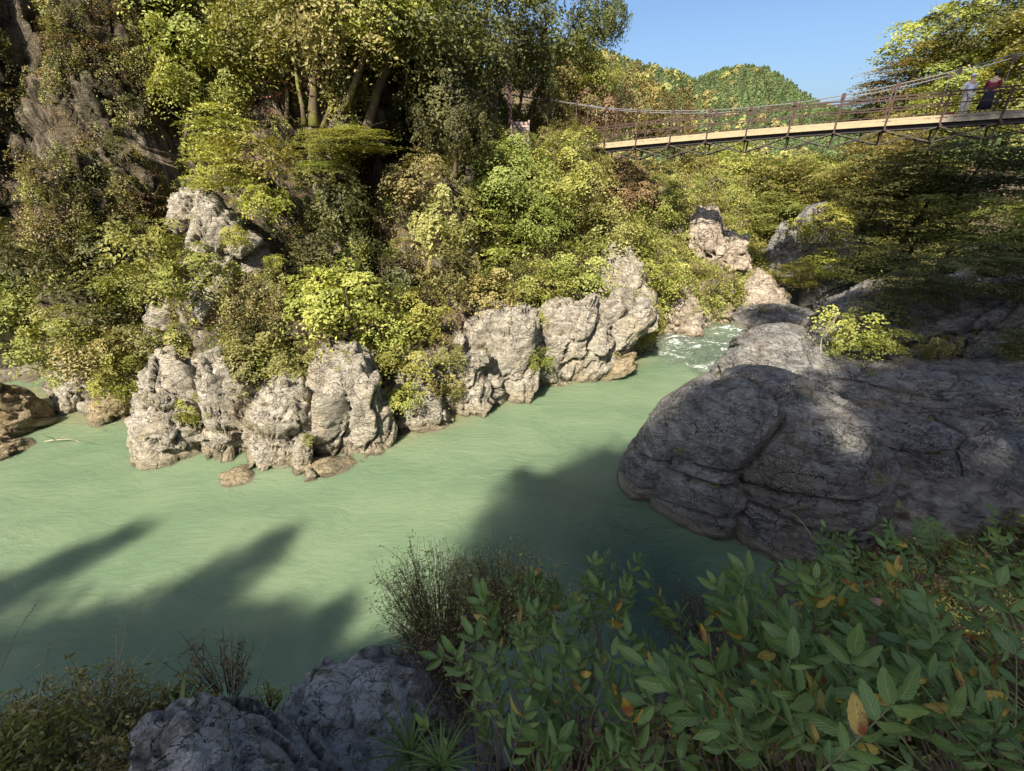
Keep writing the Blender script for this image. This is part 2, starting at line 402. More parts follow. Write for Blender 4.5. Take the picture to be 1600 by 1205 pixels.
for gx, gw, gz0, gz1, ga in ((434, 22, 3.8, 12.5, 7.5), (594, 24, 4.8, 9.8, 7), (5, 42, .3, 4.5, 8), (650, 26, 9.5, 13, 4), (245, 16, 8, 16, 3.5), (505, 14, 5, 9, 3.5), (760, 16, 5, 8, 3), (160, 12, 5, 8, 3)):
    off = off + ga*np.exp(-((pp-gx)/gw)**4)*sst(gz0-.8, gz0+.8, z)*(1-sst(gz1-1, gz1+1, z))
for gx, gw, gz0, gz1, ga in ((350, 45, 4.5, 9, 1.6), (520, 35, 2, 7, 1.0), (700, 40, 3, 10, 1.2), (130, 50, 11, 22, 1.0)):
    off = off - ga*np.exp(-((pp-gx)/gw)**2)*sst(gz0-1.5, gz0+1.5, z)*(1-sst(gz1-1, gz1+2, z))
X = bank[:, 0][:, None] + nor[:, 0][:, None]*off; Y = bank[:, 1][:, None] + nor[:, 1][:, None]*off
V = np.stack([X, Y, z], -1).reshape(-1, 3)
dirn = np.stack([nor[:, 0][:, None]+0*z, nor[:, 1][:, None]+0*z, 0*z-.9], -1).reshape(-1, 3); dirn /= np.linalg.norm(dirn, axis=1)[:, None]
A = 1.7*fbm(V*np.array([.22, .22, .11]), 4, 3) + .55*ridged(V*np.array([.7, .7, .35]), 4, 8)
f1, f2, rv, ct = worley(V*np.array([.75, .75, .42])+fbm(V*.8, 2, 5)[:, None]*.5, 21)
A += .40*rv[:, 0] + .45*((V*np.array([.75, .75, .42])-ct)*rv[:, 1:4]).sum(1) + .30*sst(.16, 0, f2-f1)
A += .12*fbm(V*np.array([3.2, 3.2, 1.3]), 4, 40)
f1, f2, rv, ct = worley(V*np.array([2.1, 2.1, 1.1])+fbm(V*2, 2, 6)[:, None]*.4, 22)
A += .13*rv[:, 0] + .08*sst(.14, 0, f2-f1)
V = V + dirn*A[:, None]*np.clip(.6+V[:, 2:3]*.2, .3, 1.0)
EXTRA = []
def grid_faces(a, b):
    i = np.arange(a-1)[:, None]*b + np.arange(b-1)[None, :]
    return np.stack([i, i+b, i+b+1, i+1], -1).reshape(-1, 4)
TV = V
tm = mesh_np('left_hillside', V, grid_faces(NS, NTT), M['soil'])
hill = link('left_hillside', tm); hill['kind'] = 'structure'
TG = V.reshape(NS, NTT, 3)

# near and right bank: height over distance from shore
near = np.array([(-60, -14), (-25, -6), (-12, 1.0), (-6, 3.1), (-1.5, 3.7), (2, 4.4), (4.3, 6.0), (6, 8.4), (8.2, 12), (10.6, 17), (12.3, 21), (15, 24.6), (19, 27.4), (25, 29.6), (40, 33), (80, 40)], float)
def shore_dist(x, y):
    best = np.full(x.shape, 1e9); sg = np.zeros(x.shape); al = np.zeros(x.shape); acc = 0
    for a, b in zip(near[:-1], near[1:]):
        d = b-a; L = np.hypot(*d); t = np.clip(((x-a[0])*d[0]+(y-a[1])*d[1])/L**2, 0, 1)
        dx = x-(a[0]+t*d[0]); dy = y-(a[1]+t*d[1]); q = np.hypot(dx, dy)
        m = q < best; best = np.where(m, q, best); sg = np.where(m, np.sign(d[0]*dy-d[1]*dx), sg); al = np.where(m, acc+t*L, al); acc += L
    return -best*sg, al
def near_h(x, y):
    d, al = shore_dist(x, y)
    # al at camera foot ~ 70 ; right boulder ~ 78+ ; bridge ~ 105
    k = sst(64.5, 70.5, al); k2 = sst(88, 110, al)
    hA = np.interp(d, [-6, -1, 0, .6, 1.3, 2.0, 3.2, 5, 12, 40, 100], [-2.5, -.9, -.3, 1.6, 3.6, 5.0, 6.9, 7.8, 11, 22, 34])
    hB = np.interp(d, [-6, -1, 0, 1, 3, 6, 9, 14, 20, 40, 100], [-2.5, -.9, -.3, .1, .6, 1.2, 2.8, 9.0, 15.5, 28, 42])
    hC = np.interp(d, [-6, -1, 0, 1, 3, 6, 10, 20, 40, 100], [-2.5, -.9, -.2, 1.5, 5, 9, 12, 17, 26, 40])
    return (hA*(1-k)+hB*k)*(1-k2)+hC*k2
gx = np.r_[np.arange(-60, -12, 1.), np.arange(-12, 30, .16), np.arange(30, 90, .8)]
gy = np.r_[np.arange(-60, -4, 1.), np.arange(-4, 14, .12), np.arange(14, 60, .35)]
GX, GY = np.meshgrid(gx, gy, indexing='ij')
GZ = near_h(GX, GY)
V = np.stack([GX, GY, GZ], -1).reshape(-1, 3)
f1, f2, rv, ct = worley(V*.9, 31)
V[:, 2] += (.5*fbm(V*.35, 4, 12)+.22*rv[:, 0]+.2*ridged(V*1.1, 4, 9)+.05*fbm(V*5, 3, 2))*np.clip(.2+V[:, 2]*.3, .1, 1)*np.where(np.hypot(V[:, 0], V[:, 1]) < 7, .35, 1)
cx = np.hypot(V[:, 0], V[:, 1]+.6); V[:, 2] = np.where(cx < 4, np.minimum(V[:, 2], 8.0+.2*cx), V[:, 2])
nm = mesh_np('near_hillside', V, grid_faces(len(gx), len(gy)), M['soil'])
nb = link('near_hillside', nm); nb['kind'] = 'structure'
def ground_z(x, y):
    i = np.clip(np.searchsorted(gx, x)-1, 0, len(gx)-2); j = np.clip(np.searchsorted(gy, y)-1, 0, len(gy)-2)
    return float(V_near[i, j, 2])
V_near = V.reshape(len(gx), len(gy), 3)

# far valley and mountain, one sheet to the horizon
RIDGE = [(-4000, 20), (300, 60), (800, 92), (900, 96), (950, 102), (1000, 118), (1050, 131), (1085, 140), (1110, 131), (1135, 124), (1160, 121), (1195, 124), (1225, 140), (1250, 158), (1275, 172), (1305, 184), (1335, 185), (1380, 176), (1450, 150), (1700, 110), (3000, 60)]
RT = np.array([math.atan2(*ray(*q)[:2]) for q in RIDGE]); RE = np.array([ray(*q)[2]/math.hypot(*ray(*q)[:2]) for q in RIDGE])
def far_h(x, y):
    r = np.hypot(x, y); th = np.arctan2(x, y)
    v = np.stack([x, y, 0*x], -1).reshape(-1, 3)
    n = fbm(v*.02, 5, 77).reshape(x.shape)
    rr = np.interp(th, RT, np.where(np.array([q[0] for q in RIDGE]) < 1070, 190, 265))
    H = 10 + rr*np.interp(th, RT, RE) - 4.2
    g = np.where(r < rr, sst(0, 1, (r-45)/(rr-45))**1.15, 1-.35*sst(0, 1, (r-rr)/260))
    g = np.where(np.abs(th) > 1.9, g*.8, g)
    h = -4 + (H+4)*g + n*2.2*sst(60, 110, r)*(1-sst(0, 25, r-rr+35)*(1-sst(40, 200, r-rr)))
    return h
ax = np.r_[np.linspace(-2500, -420, 14), np.arange(-400, 560, 6.), np.linspace(580, 2500, 14)]
ay = np.r_[np.linspace(-2500, -60, 14), np.arange(-50, 600, 6.), np.linspace(620, 3500, 18)]
AX, AY = np.meshgrid(ax, ay, indexing='ij')
fm = mesh_np('mountain_terrain', np.stack([AX, AY, far_h(AX, AY)], -1).reshape(-1, 3), grid_faces(len(ax), len(ay)), M['soil'])
fo = link('mountain_terrain', fm); fo['kind'] = 'structure'

# river
wx = np.r_[np.arange(-120, 4, 1.), np.arange(4, 21, .10), np.arange(21, 60, 1.)]
wy = np.r_[np.arange(-30, 20, .5), np.arange(20, 34, .10), np.arange(34, 60, 1.)]
WX, WY = np.meshgrid(wx, wy, indexing='ij')
v = np.stack([WX, WY, 0*WX], -1).reshape(-1, 3)
# rapids between the two banks beyond the pool
rc = W(1095, 538)[:2]; rd = np.array([.80, .60]); q = v[:, :2]-rc
al = q@rd; ac = q@np.array([-rd[1], rd[0]])
rapid = sst(-5.2, -2.6, al+.8*vn(v*.8, 4))*(1-sst(5.5, 9, al))
ang = v[:, :2]@rd
vv = np.stack([ang*.9, (q@np.array([-rd[1], rd[0]]))*2.0, 0*ang], -1)
v[:, 2] = rapid*(.26*fbm(vv, 4, 5)+.09*fbm(vv*3.1, 3, 9)+.25*sst(-1, 6, al))
ch = v[:, :2]-np.array([3.6, 7.6]); ca = ch@np.array([.45, -.89]); cb_ = ch@np.array([.89, .45]); chop_shade = np.exp(-(ca/4.6)**2-(cb_/1.9)**2) + .45*sst(-4, -1, al)*(1-sst(0, 3, al))
bd = np.min(np.stack([np.hypot(v[:, 0]-b[0], v[:, 1]-b[1]) for b in bank[::6] if -30 < b[0] < 20]), 0)
shore = .65*sst(1.7, .3, bd+.7*fbm(v*1.1, 3, 2))
wm = mesh_np('river_water', v, grid_faces(len(wx), len(wy)), M['water'])
for nme, arr in (('rapid', rapid), ('chop_shade', chop_shade), ('shore', shore)):
    a = wm.attributes.new(nme, 'FLOAT', 'POINT'); a.data.foreach_set('value', arr.astype(np.float32))
river = link('river_water', wm); river['kind'] = 'structure'

# ------------------------------------------------------------------ rocks
_ico = {}
def ico(n):
    if n not in _ico:
        bm = bmesh.new(); bmesh.ops.create_icosphere(bm, subdivisions=n, radius=1)
        V = np.array([v.co[:] for v in bm.verts]); F = np.array([[v.index for v in f.verts] for f in bm.faces]); bm.free()
        _ico[n] = (V, F)
    return _ico[n]
def rock(label, outline, d, thick, sub=5, mat='pale', seed=1, back=None, rough=1.0, cell=1.0, bed=(.35, -.45), e=4.6, name='boulder', cat='boulder', group=None, center=None, verts=False, split=0.0, strat=(.75, .75, 2.1), waterclip=True, yaw=0.0, crack_z=None):
    """a boulder standing where its outline was surveyed: d = distance of its middle, thick = half its real depth"""
    o = np.array(outline, float); c = o.mean(0) if center is None else np.array(center, float)
    base = P(c[0], c[1], d)
    hd = base[:2]/np.linalg.norm(base[:2]); toc = np.array([-hd[0], -hd[1], 0.]); right = np.array([hd[1], -hd[0], 0.])
    pts = []
    for q in o:
        r = ray(*q); k = ((base-np.array([0, 0, HC]))@toc)/(r@toc); w = np.array([0, 0, HC])+r*k - base
        pts.append((w@right, w[2]))
    pts = np.array(pts); th = np.linspace(-math.pi, math.pi, 721); R = np.zeros(721)
    for k in range(len(pts)):
        a = pts[k]; b = pts[(k+1) % len(pts)]; dd = b-a
        cs, sn = np.cos(th), np.sin(th); den = cs*dd[1]-sn*dd[0]; den = np.where(abs(den) < 1e-9, 1e-9, den)
        rr = (a[0]*dd[1]-a[1]*dd[0])/den; tt_ = (a[0]*sn-a[1]*cs)/den
        R = np.where((rr > 0) & (tt_ >= -1e-6) & (tt_ <= 1+1e-6), np.maximum(R, rr), R)
    R = np.where(R <= 0, np.median(R[R > 0]) if (R > 0).any() else 1, R)
    for _ in range(5): R = (np.roll(R, 1)+2*R+np.roll(R, -1))/4
    R = R*1.07
    Vn, F = ico(sub)
    pr = np.hypot(Vn[:, 0], Vn[:, 2]); t = -Vn[:, 1]
    k = (np.abs(pr)**e+np.abs(t)**e)**(-1/e); pr2 = pr*k; t2 = t*k
    ang = np.arctan2(Vn[:, 2], Vn[:, 0]); Rr = np.interp(ang, th, R)
    bk = thick if back is None else back
    loc = np.stack([np.cos(ang)*pr2*Rr, np.where(t2 > 0, t2*thick, t2*bk), np.sin(ang)*pr2*Rr], -1)
    V = base + loc[:, 0:1]*right + loc[:, 1:2]*toc + loc[:, 2:3]*np.array([0, 0, 1.])
    nn = loc/np.array([np.median(R), (thick+bk)/2, np.median(R)])**2
    nn = nn[:, 0:1]*right+nn[:, 1:2]*toc+nn[:, 2:3]*np.array([0, 0, 1.]); nn /= np.linalg.norm(nn, axis=1)[:, None]+1e-9
    sz = float(np.median(R))
    rot = np.array(Euler((bed[0], bed[1], .3+yaw)).to_matrix())
    Q = (V@rot.T)*np.array(strat)
    s = cell/ (sz*.75)
    wp = np.stack([fbm(Q*s*.9+k*7, 2, seed+k) for k in range(3)], 1)
    q_ = Q*s+.45*wp; f1, f2, rv, ct = worley(q_, seed)
    A = sz*rough*(.07*rv[:, 0] + .28*((q_-ct)*rv[:, 1:4]).sum(1) - .12*sst(.06, 0, f2-f1))
    q_ = Q*s*2.1+.5*wp; f1, f2, rv, ct = worley(q_, seed+5)
    A += sz*rough*(.020*rv[:, 0] + .095*((q_-ct)*rv[:, 1:4]).sum(1) - .030*sst(.08, 0, f2-f1))
    q_ = Q*s*5+.9*wp; f1, f2, rv, ct = worley(q_, seed+8)
    A += sz*rough*(.005*rv[:, 0]+.032*((q_-ct)*rv[:, 1:4]).sum(1))
    A += sz*rough*(.03*fbm(V*s*1.1, 3, seed+7)+.010*ridged(Q*s*5, 4, seed+9)+.012*fbm(Q*s*18*np.array([1,1,1.6]), 3, seed+2))
    if crack_z is not None:
        cz_ = crack_z + .10*fbm(V*.7, 3, 5) + .17*(V[:, 0]-6.2)
        A -= .42*np.exp(-((V[:, 2]-cz_)/.085)**2) + .10*sst(0, .25, V[:, 2]-cz_)*(1-sst(.4, 1.4, V[:, 2]-cz_))
        c2 = .85+.15*fbm(V*.6, 3, 9)+.20*(V[:, 0]-6); A -= .22*np.exp(-((V[:, 2]-c2)/.07)**2)
    V = V + nn*(A*.9)[:, None]
    me = mesh_np(name, V-base, F, M[mat])
    ob = link(name, me, None, tuple(base)); tag(ob, label, cat, group)
    if mat == 'fluted' or sub >= 5: EXTRA.append((mat, V, (V-base)@toc > 0))
    return ob
def dw(y): return HC/(SP-(602.5-y)/FPX*CP)
G1 = None
rock('broad pale grey boulder with a leafy shrub on its face standing in the green pool', [(213, 655), (222, 615), (240, 585), (254, 566), (275, 562), (292, 568), (300, 575), (330, 590), (345, 640), (348, 700), (345, 760), (300, 790), (250, 770), (222, 730), (214, 690)], dw(738)+1.5, 1.7, 6, 'pale', 3)
rock('tall domed boulder with a split face beside the shrub-covered pool boulder', [(308, 590), (318, 570), (350, 563), (372, 578), (392, 600), (408, 640), (414, 690), (404, 730), (390, 770), (350, 790), (325, 760), (318, 700), (312, 640)], dw(735)+1.6, 1.5, 6, 'pale', 9)
rock('narrow slanting rock between the split boulder and the tall pale pillar', [(390, 680), (402, 640), (430, 608), (458, 596), (476, 612), (486, 660), (486, 715), (476, 760), (430, 785), (380, 780), (372, 750), (398, 718)], dw(750)+1.3, 1.1, 6, 'pale', 14)
rock('grey rock mass filling the back of the gap left of the tall pale pillar', [(380, 720), (388, 640), (410, 600), (450, 590), (500, 592), (520, 620), (520, 720), (480, 750), (420, 750)], 18.3, 1.2, 5, 'pale', 91)
rock('small upright wedge of rock leaning on the narrow slanting rock', [(460, 705), (468, 686), (480, 682), (487, 695), (486, 735), (478, 752), (464, 752), (459, 735)], dw(745)+.3, .35, 5, 'pale', 15)
rock('tiny triangular stone at the foot of the tall pale pillar', [(476, 748), (483, 732), (492, 736), (497, 750), (488, 756)], dw(750)+.1, .2, 4, 'pale', 16)
rock('flat tan ledge just above the water below the narrow slanting rock', [(350, 745), (380, 735), (430, 740), (470, 742), (500, 748), (480, 765), (400, 770), (350, 757)], dw(752)+.9, .8, 5, 'ochre', 17, e=2.2)
rock('tall pale rock pillar rising straight from the pool', [(495, 590), (508, 560), (532, 549), (560, 552), (584, 570), (588, 600), (603, 620), (611, 655), (609, 705), (600, 770), (550, 790), (505, 770), (494, 700), (492, 630)], dw(728)+1.4, 1.5, 6, 'pale', 21, strat=(1.3, 1.3, .7))
rock('low flat brown ledge at the waterline under the tall pale pillar', [(480, 725), (540, 722), (600, 715), (622, 712), (616, 735), (540, 748), (480, 750)], dw(735)+.6, .7, 5, 'ochre', 22, e=2.2)
rock('cracked cream rock wall running behind the pool between pillar and bulging rock', [(600, 600), (630, 560), (690, 545), (750, 550), (760, 600), (750, 650), (700, 665), (640, 670), (605, 650)], 19.9, 1.0, 6, 'pale', 92, strat=(1.4, 1.4, .6), cell=1.4)
rock('jointed tan rock wall joining the bulging rock to the overhanging slab', [(800, 560), (820, 500), (870, 470), (930, 480), (950, 560), (910, 610), (840, 615)], 22.6, 1.0, 6, 'pale', 93, strat=(1.4, 1.4, .6), cell=1.4)
rock('crumbly cream rock sloping into the water right of the tall pillar', [(622, 640), (650, 600), (682, 612), (700, 640), (714, 660), (705, 700), (660, 715), (625, 690)], dw(676)+1.0, 1.0, 5, 'pale', 25)
rock('rough cream block under bushes above the water between pillar and bulging rock', [(640, 600), (655, 560), (690, 555), (722, 580), (730, 625), (700, 640), (660, 640)], dw(655)+2.0, 1.0, 5, 'pale', 26)
rock('big bulging cream rock with rust stained top overhanging the pool edge', [(733, 560), (738, 505), (762, 486), (800, 487), (830, 500), (835, 540), (833, 580), (824, 612), (806, 660), (770, 672), (742, 640), (730, 600)], dw(644)+1.7, 1.7, 6, 'pale', 31, strat=(1.3, 1.3, .6))
rock('pale craggy rock head above and left of the bulging cream rock', [(697, 520), (705, 488), (722, 478), (745, 485), (752, 520), (748, 560), (722, 565), (700, 550)], dw(640)+3.0, 1.2, 5, 'pale', 33)
rock('light stone knob between the bulging cream rock and the overhanging slab', [(826, 580), (832, 540), (850, 520), (872, 540), (880, 580), (905, 600), (895, 622), (850, 622), (828, 605)], dw(612)+1.6, 1.4, 5, 'pale', 35)
rock('grey overhanging slab with a dark undercut and fern tufts on its face', [(862, 520), (880, 488), (920, 470), (975, 462), (1008, 478), (1010, 505), (985, 535), (955, 565), (925, 600), (905, 590), (875, 560)], dw(596)+1.8, 1.8, 6, 'pale', 41, bed=(.3, .7))
rock('pale wave-cut skirt of rock below the overhanging slab', [(890, 590), (925, 570), (960, 560), (990, 555), (992, 575), (960, 592), (915, 612), (890, 606)], dw(598)+.9, .9, 5, 'ochre', 42, e=2.2)
rock('upright pale crag above the overhanging slab', [(945, 450), (943, 410), (960, 388), (985, 393), (1003, 420), (1019, 450), (1020, 485), (995, 500), (960, 490)], dw(575)+3.4, 1.8, 5, 'pale', 44, strat=(1.3, 1.3, .7))
rock('rounded brown-grey rock on the far bank beside the start of the rapids', [(1006, 500), (1020, 478), (1052, 460), (1082, 472), (1098, 500), (1094, 528), (1050, 540), (1010, 530)], dw(528)+1.6, 1.7, 5, 'far', 47)
rock('sloping tan rock ramp on the far bank beyond the rounded brown rock', [(1088, 470), (1100, 440), (1122, 455), (1142, 480), (1146, 505), (1120, 520), (1095, 512)], dw(512)+1.6, 1.5, 5, 'far', 48)
rock('tall bare rock tower standing above the rapids with trees on top', [(1076, 390), (1082, 345), (1100, 330), (1122, 336), (1130, 368), (1160, 376), (1166, 410), (1160, 445), (1140, 470), (1100, 462), (1082, 430)], 32.8, 2.0, 6, 'far', 51, strat=(1.3, 1.3, .5), cell=1.4, name='rock_tower', cat='rock tower')
rock('sunlit tan dome of rock right of the bare tower', [(1155, 475), (1165, 440), (1182, 424), (1205, 432), (1222, 455), (1234, 485), (1210, 500), (1165, 500)], 31.6, 1.6, 5, 'far', 53)
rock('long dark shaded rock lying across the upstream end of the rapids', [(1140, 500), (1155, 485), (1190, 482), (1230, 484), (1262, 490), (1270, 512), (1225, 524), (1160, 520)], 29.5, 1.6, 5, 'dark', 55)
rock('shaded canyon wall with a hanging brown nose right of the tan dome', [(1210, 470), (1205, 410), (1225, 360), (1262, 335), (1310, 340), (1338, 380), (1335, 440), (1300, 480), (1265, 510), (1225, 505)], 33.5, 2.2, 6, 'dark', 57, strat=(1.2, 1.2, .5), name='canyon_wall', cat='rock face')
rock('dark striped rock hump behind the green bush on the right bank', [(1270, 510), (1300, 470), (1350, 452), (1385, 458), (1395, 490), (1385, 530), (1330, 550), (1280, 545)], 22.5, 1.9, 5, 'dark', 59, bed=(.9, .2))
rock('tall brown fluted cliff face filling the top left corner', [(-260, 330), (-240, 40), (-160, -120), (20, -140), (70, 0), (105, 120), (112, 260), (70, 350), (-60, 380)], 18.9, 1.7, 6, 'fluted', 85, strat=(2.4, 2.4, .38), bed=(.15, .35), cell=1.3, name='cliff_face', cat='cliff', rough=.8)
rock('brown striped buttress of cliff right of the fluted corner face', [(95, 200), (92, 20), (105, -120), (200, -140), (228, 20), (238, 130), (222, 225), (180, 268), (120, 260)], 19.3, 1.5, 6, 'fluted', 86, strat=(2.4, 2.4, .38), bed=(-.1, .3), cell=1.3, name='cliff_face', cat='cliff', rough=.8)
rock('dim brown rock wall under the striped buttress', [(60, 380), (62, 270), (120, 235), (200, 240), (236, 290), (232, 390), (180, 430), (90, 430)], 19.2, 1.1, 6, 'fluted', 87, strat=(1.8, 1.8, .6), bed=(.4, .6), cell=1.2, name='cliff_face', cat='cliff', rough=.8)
rock('pale leaning slab of rock high on the cliff above the pool boulders', [(296, 372), (305, 340), (322, 300), (345, 318), (385, 360), (418, 385), (428, 420), (415, 465), (385, 500), (340, 500), (310, 470), (296, 420)], 18.3, 1.4, 6, 'pale', 61, bed=(.2, .9), cell=.8)
rock('dark blocky rock knob left of the high leaning slab', [(262, 345), (268, 312), (290, 296), (315, 300), (316, 330), (300, 355), (275, 362)], 18.2, .9, 5, 'pale', 62, cell=1.4)
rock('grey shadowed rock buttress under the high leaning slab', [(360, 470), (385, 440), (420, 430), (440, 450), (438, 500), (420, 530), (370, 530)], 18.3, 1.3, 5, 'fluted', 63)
rock('thin standing stone tip above the tall pale pillar', [(500, 520), (503, 492), (515, 486), (527, 500), (529, 530), (515, 540)], 18.8, .5, 5, 'pale', 64, strat=(1.3, 1.3, .6))
rock('rough rock rib under bushes at the left above the cove', [(225, 520), (235, 480), (262, 470), (285, 500), (288, 550), (262, 580), (232, 570)], 19.5, 1.0, 5, 'pale', 65)
rock('small grey outcrop at the back of the left cove', [(90, 640), (96, 605), (120, 595), (146, 605), (152, 650), (120, 662)], 20.4, .8, 5, 'pale', 66, strat=(1.3, 1.3, .6))
rock('low tan rock shelf along the back of the left cove', [(140, 655), (150, 622), (185, 610), (225, 625), (232, 668), (190, 672), (150, 668)], 19.8, .9, 5, 'ochre', 67)
rock('mossy brown rock shelf at the left edge of the water', [(-120, 690), (-80, 620), (-10, 606), (45, 620), (88, 645), (80, 672), (30, 690), (-30, 715), (-90, 725)], dw(695)+1.0, 1.8, 6, 'ochre', 68, e=2.2, rough=.8)
rock('low wet stone tongue reaching from the left shelf into the river', [(-60, 705), (0, 688), (60, 690), (72, 700), (30, 718), (-50, 735)], dw(712)+.3, .8, 5, 'ochre', 69, e=2.2)
# right bank
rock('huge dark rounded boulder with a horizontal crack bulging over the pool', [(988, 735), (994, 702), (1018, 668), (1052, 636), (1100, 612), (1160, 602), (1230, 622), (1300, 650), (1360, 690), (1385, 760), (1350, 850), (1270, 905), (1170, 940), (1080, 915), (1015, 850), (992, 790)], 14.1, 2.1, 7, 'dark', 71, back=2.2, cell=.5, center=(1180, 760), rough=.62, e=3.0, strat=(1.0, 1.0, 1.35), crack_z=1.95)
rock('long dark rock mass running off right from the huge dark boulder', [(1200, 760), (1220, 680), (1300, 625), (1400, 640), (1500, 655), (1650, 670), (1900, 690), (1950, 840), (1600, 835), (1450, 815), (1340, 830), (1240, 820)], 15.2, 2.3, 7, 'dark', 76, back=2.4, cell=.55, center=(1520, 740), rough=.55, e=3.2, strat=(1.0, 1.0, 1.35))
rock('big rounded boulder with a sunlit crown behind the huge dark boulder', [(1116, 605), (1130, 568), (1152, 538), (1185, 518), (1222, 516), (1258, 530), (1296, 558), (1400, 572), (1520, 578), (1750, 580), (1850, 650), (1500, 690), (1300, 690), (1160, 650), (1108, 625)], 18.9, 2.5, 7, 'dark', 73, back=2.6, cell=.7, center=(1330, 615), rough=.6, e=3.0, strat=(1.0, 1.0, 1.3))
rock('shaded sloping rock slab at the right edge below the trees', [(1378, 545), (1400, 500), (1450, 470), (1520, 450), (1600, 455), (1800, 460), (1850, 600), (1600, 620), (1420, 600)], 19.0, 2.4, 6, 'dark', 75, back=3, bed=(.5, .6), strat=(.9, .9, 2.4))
# foreground
rock('rough blue-grey foreground rock with cracks and moss at the bottom edge', [(225, 1400), (262, 1265), (305, 1212), (370, 1188), (450, 1190), (530, 1210), (620, 1240), (700, 1280), (760, 1380), (760, 1600), (240, 1600)], 2.9, .95, 7, 'fore', 81, back=.9, center=(490, 1390), rough=.5, cell=2.4, strat=(1, 1, 1.6), e=2.3)
rock('second foreground rock under dry twigs behind the blue-grey rock', [(455, 1200), (468, 1162), (500, 1132), (560, 1112), (620, 1098), (700, 1110), (800, 1160), (900, 1300), (700, 1400), (520, 1350)], 3.8, .95, 6, 'fore', 83, back=.8, center=(640, 1240), rough=.5, cell=2.2, e=2.3)

# ------------------------------------------------------------------ foliage meshes
def leaves_mesh(name, C, N, size, mat, asp=.5, vval=None, rs=RS, droop=.25):
    """C leaf centres, N leaf normals; one bent diamond per leaf"""
    n = len(C); N = N/np.linalg.norm(N, axis=1)[:, None]
    a = rs.normal(size=(n, 3)); a -= (a*N).sum(1)[:, None]*N; a /= np.linalg.norm(a, axis=1)[:, None]; b = np.cross(N, a)
    s = (size*rs.uniform(.6, 1.35, n))[:, None]
    V = np.stack([C-a*s, C-b*s*asp+N*s*droop*.5, C+a*s, C+b*s*asp+N*s*droop*.5], 1).reshape(-1, 3)
    F = np.arange(n*4).reshape(n, 4)
    F = np.concatenate([F[:, [0, 1, 2]], F[:, [0, 2, 3]]], 1).reshape(-1, 3)
    me = mesh_np(name, V, F, mat, False)
    v = rs.uniform(0, 1, n) if vval is None else vval
    at = me.attributes.new('v', 'FLOAT', 'FACE'); at.data.foreach_set('value', np.repeat(v, 2).astype(np.float32))
    return me
def crown_pts(n, kind, ncl, seed, spread=.20):
    rs = np.random.RandomState(seed)
    d = rs.normal(size=(ncl, 3)); d /= np.linalg.norm(d, axis=1)[:, None]
    lump = 1+.35*vn(d*1.7+seed*3.1, seed)
    r = rs.uniform(.35, 1, ncl)**.55*lump
    c = d*r[:, None]; c[:, 2] = np.where(c[:, 2] < -.5, c[:, 2]*.5, c[:, 2])
    w = rs.uniform(.4, 1.4, ncl); k = rs.choice(ncl, n, p=w/w.sum())
    cn = d*.75 + rs.normal(size=(ncl, 3))*.45 + np.array([0, 0, .75])
    if kind == 'layered': cn = d*.2 + rs.normal(size=(ncl, 3))*.15 + np.array([0, 0, 1.])
    if kind == 'droop': cn = d*1.0 + rs.normal(size=(ncl, 3))*.4
    cn /= np.linalg.norm(cn, axis=1)[:, None]
    g = rs.normal(size=(n, 3))*spread*(1.25 if kind != 'droop' else 1.1)
    nk = cn[k]; h_ = (g*nk).sum(1)[:, None]; g = g - nk*h_*.78
    g -= np.array([0, 0, 1.])*((g**2).sum(1)[:, None])/spread*.28
    if kind == 'droop': g *= np.array([.75, .75, 1.5])
    if kind == 'layered': g *= np.array([1.35, 1.35, .5])
    C = c[k]+g
    N = nk + rs.normal(size=(n, 3))*.38
    vv = np.clip(rs.uniform(0, 1, n)*.45 + (rs.uniform(0, 1, ncl)[k])*.55, 0, 1)
    return C, N, vv, c
PROTO = {}
def proto(kind, mat, size, var):
    """size: s shrub, m tree crown, l large crown"""
    key = (kind, mat, size, var)
    if key not in PROTO:
        n, ls, ncl, sp = {'t': (420, .105, 10, .26), 's': (2800, .055, 34, .150), 'm': (9500, .032, 95, .105), 'l': (15000, .026, 190, .085)}[size]
        C, N, vv, _ = crown_pts(n, kind, ncl, hash_((kind, size, var)), sp)
        PROTO[key] = leaves_mesh('foliage', C, N, ls, M[mat], .5, vv)
    return PROTO[key]
def hash_(t): return sum((i+1)*ord(ch) for i, ch in enumerate(str(t))) % 9973
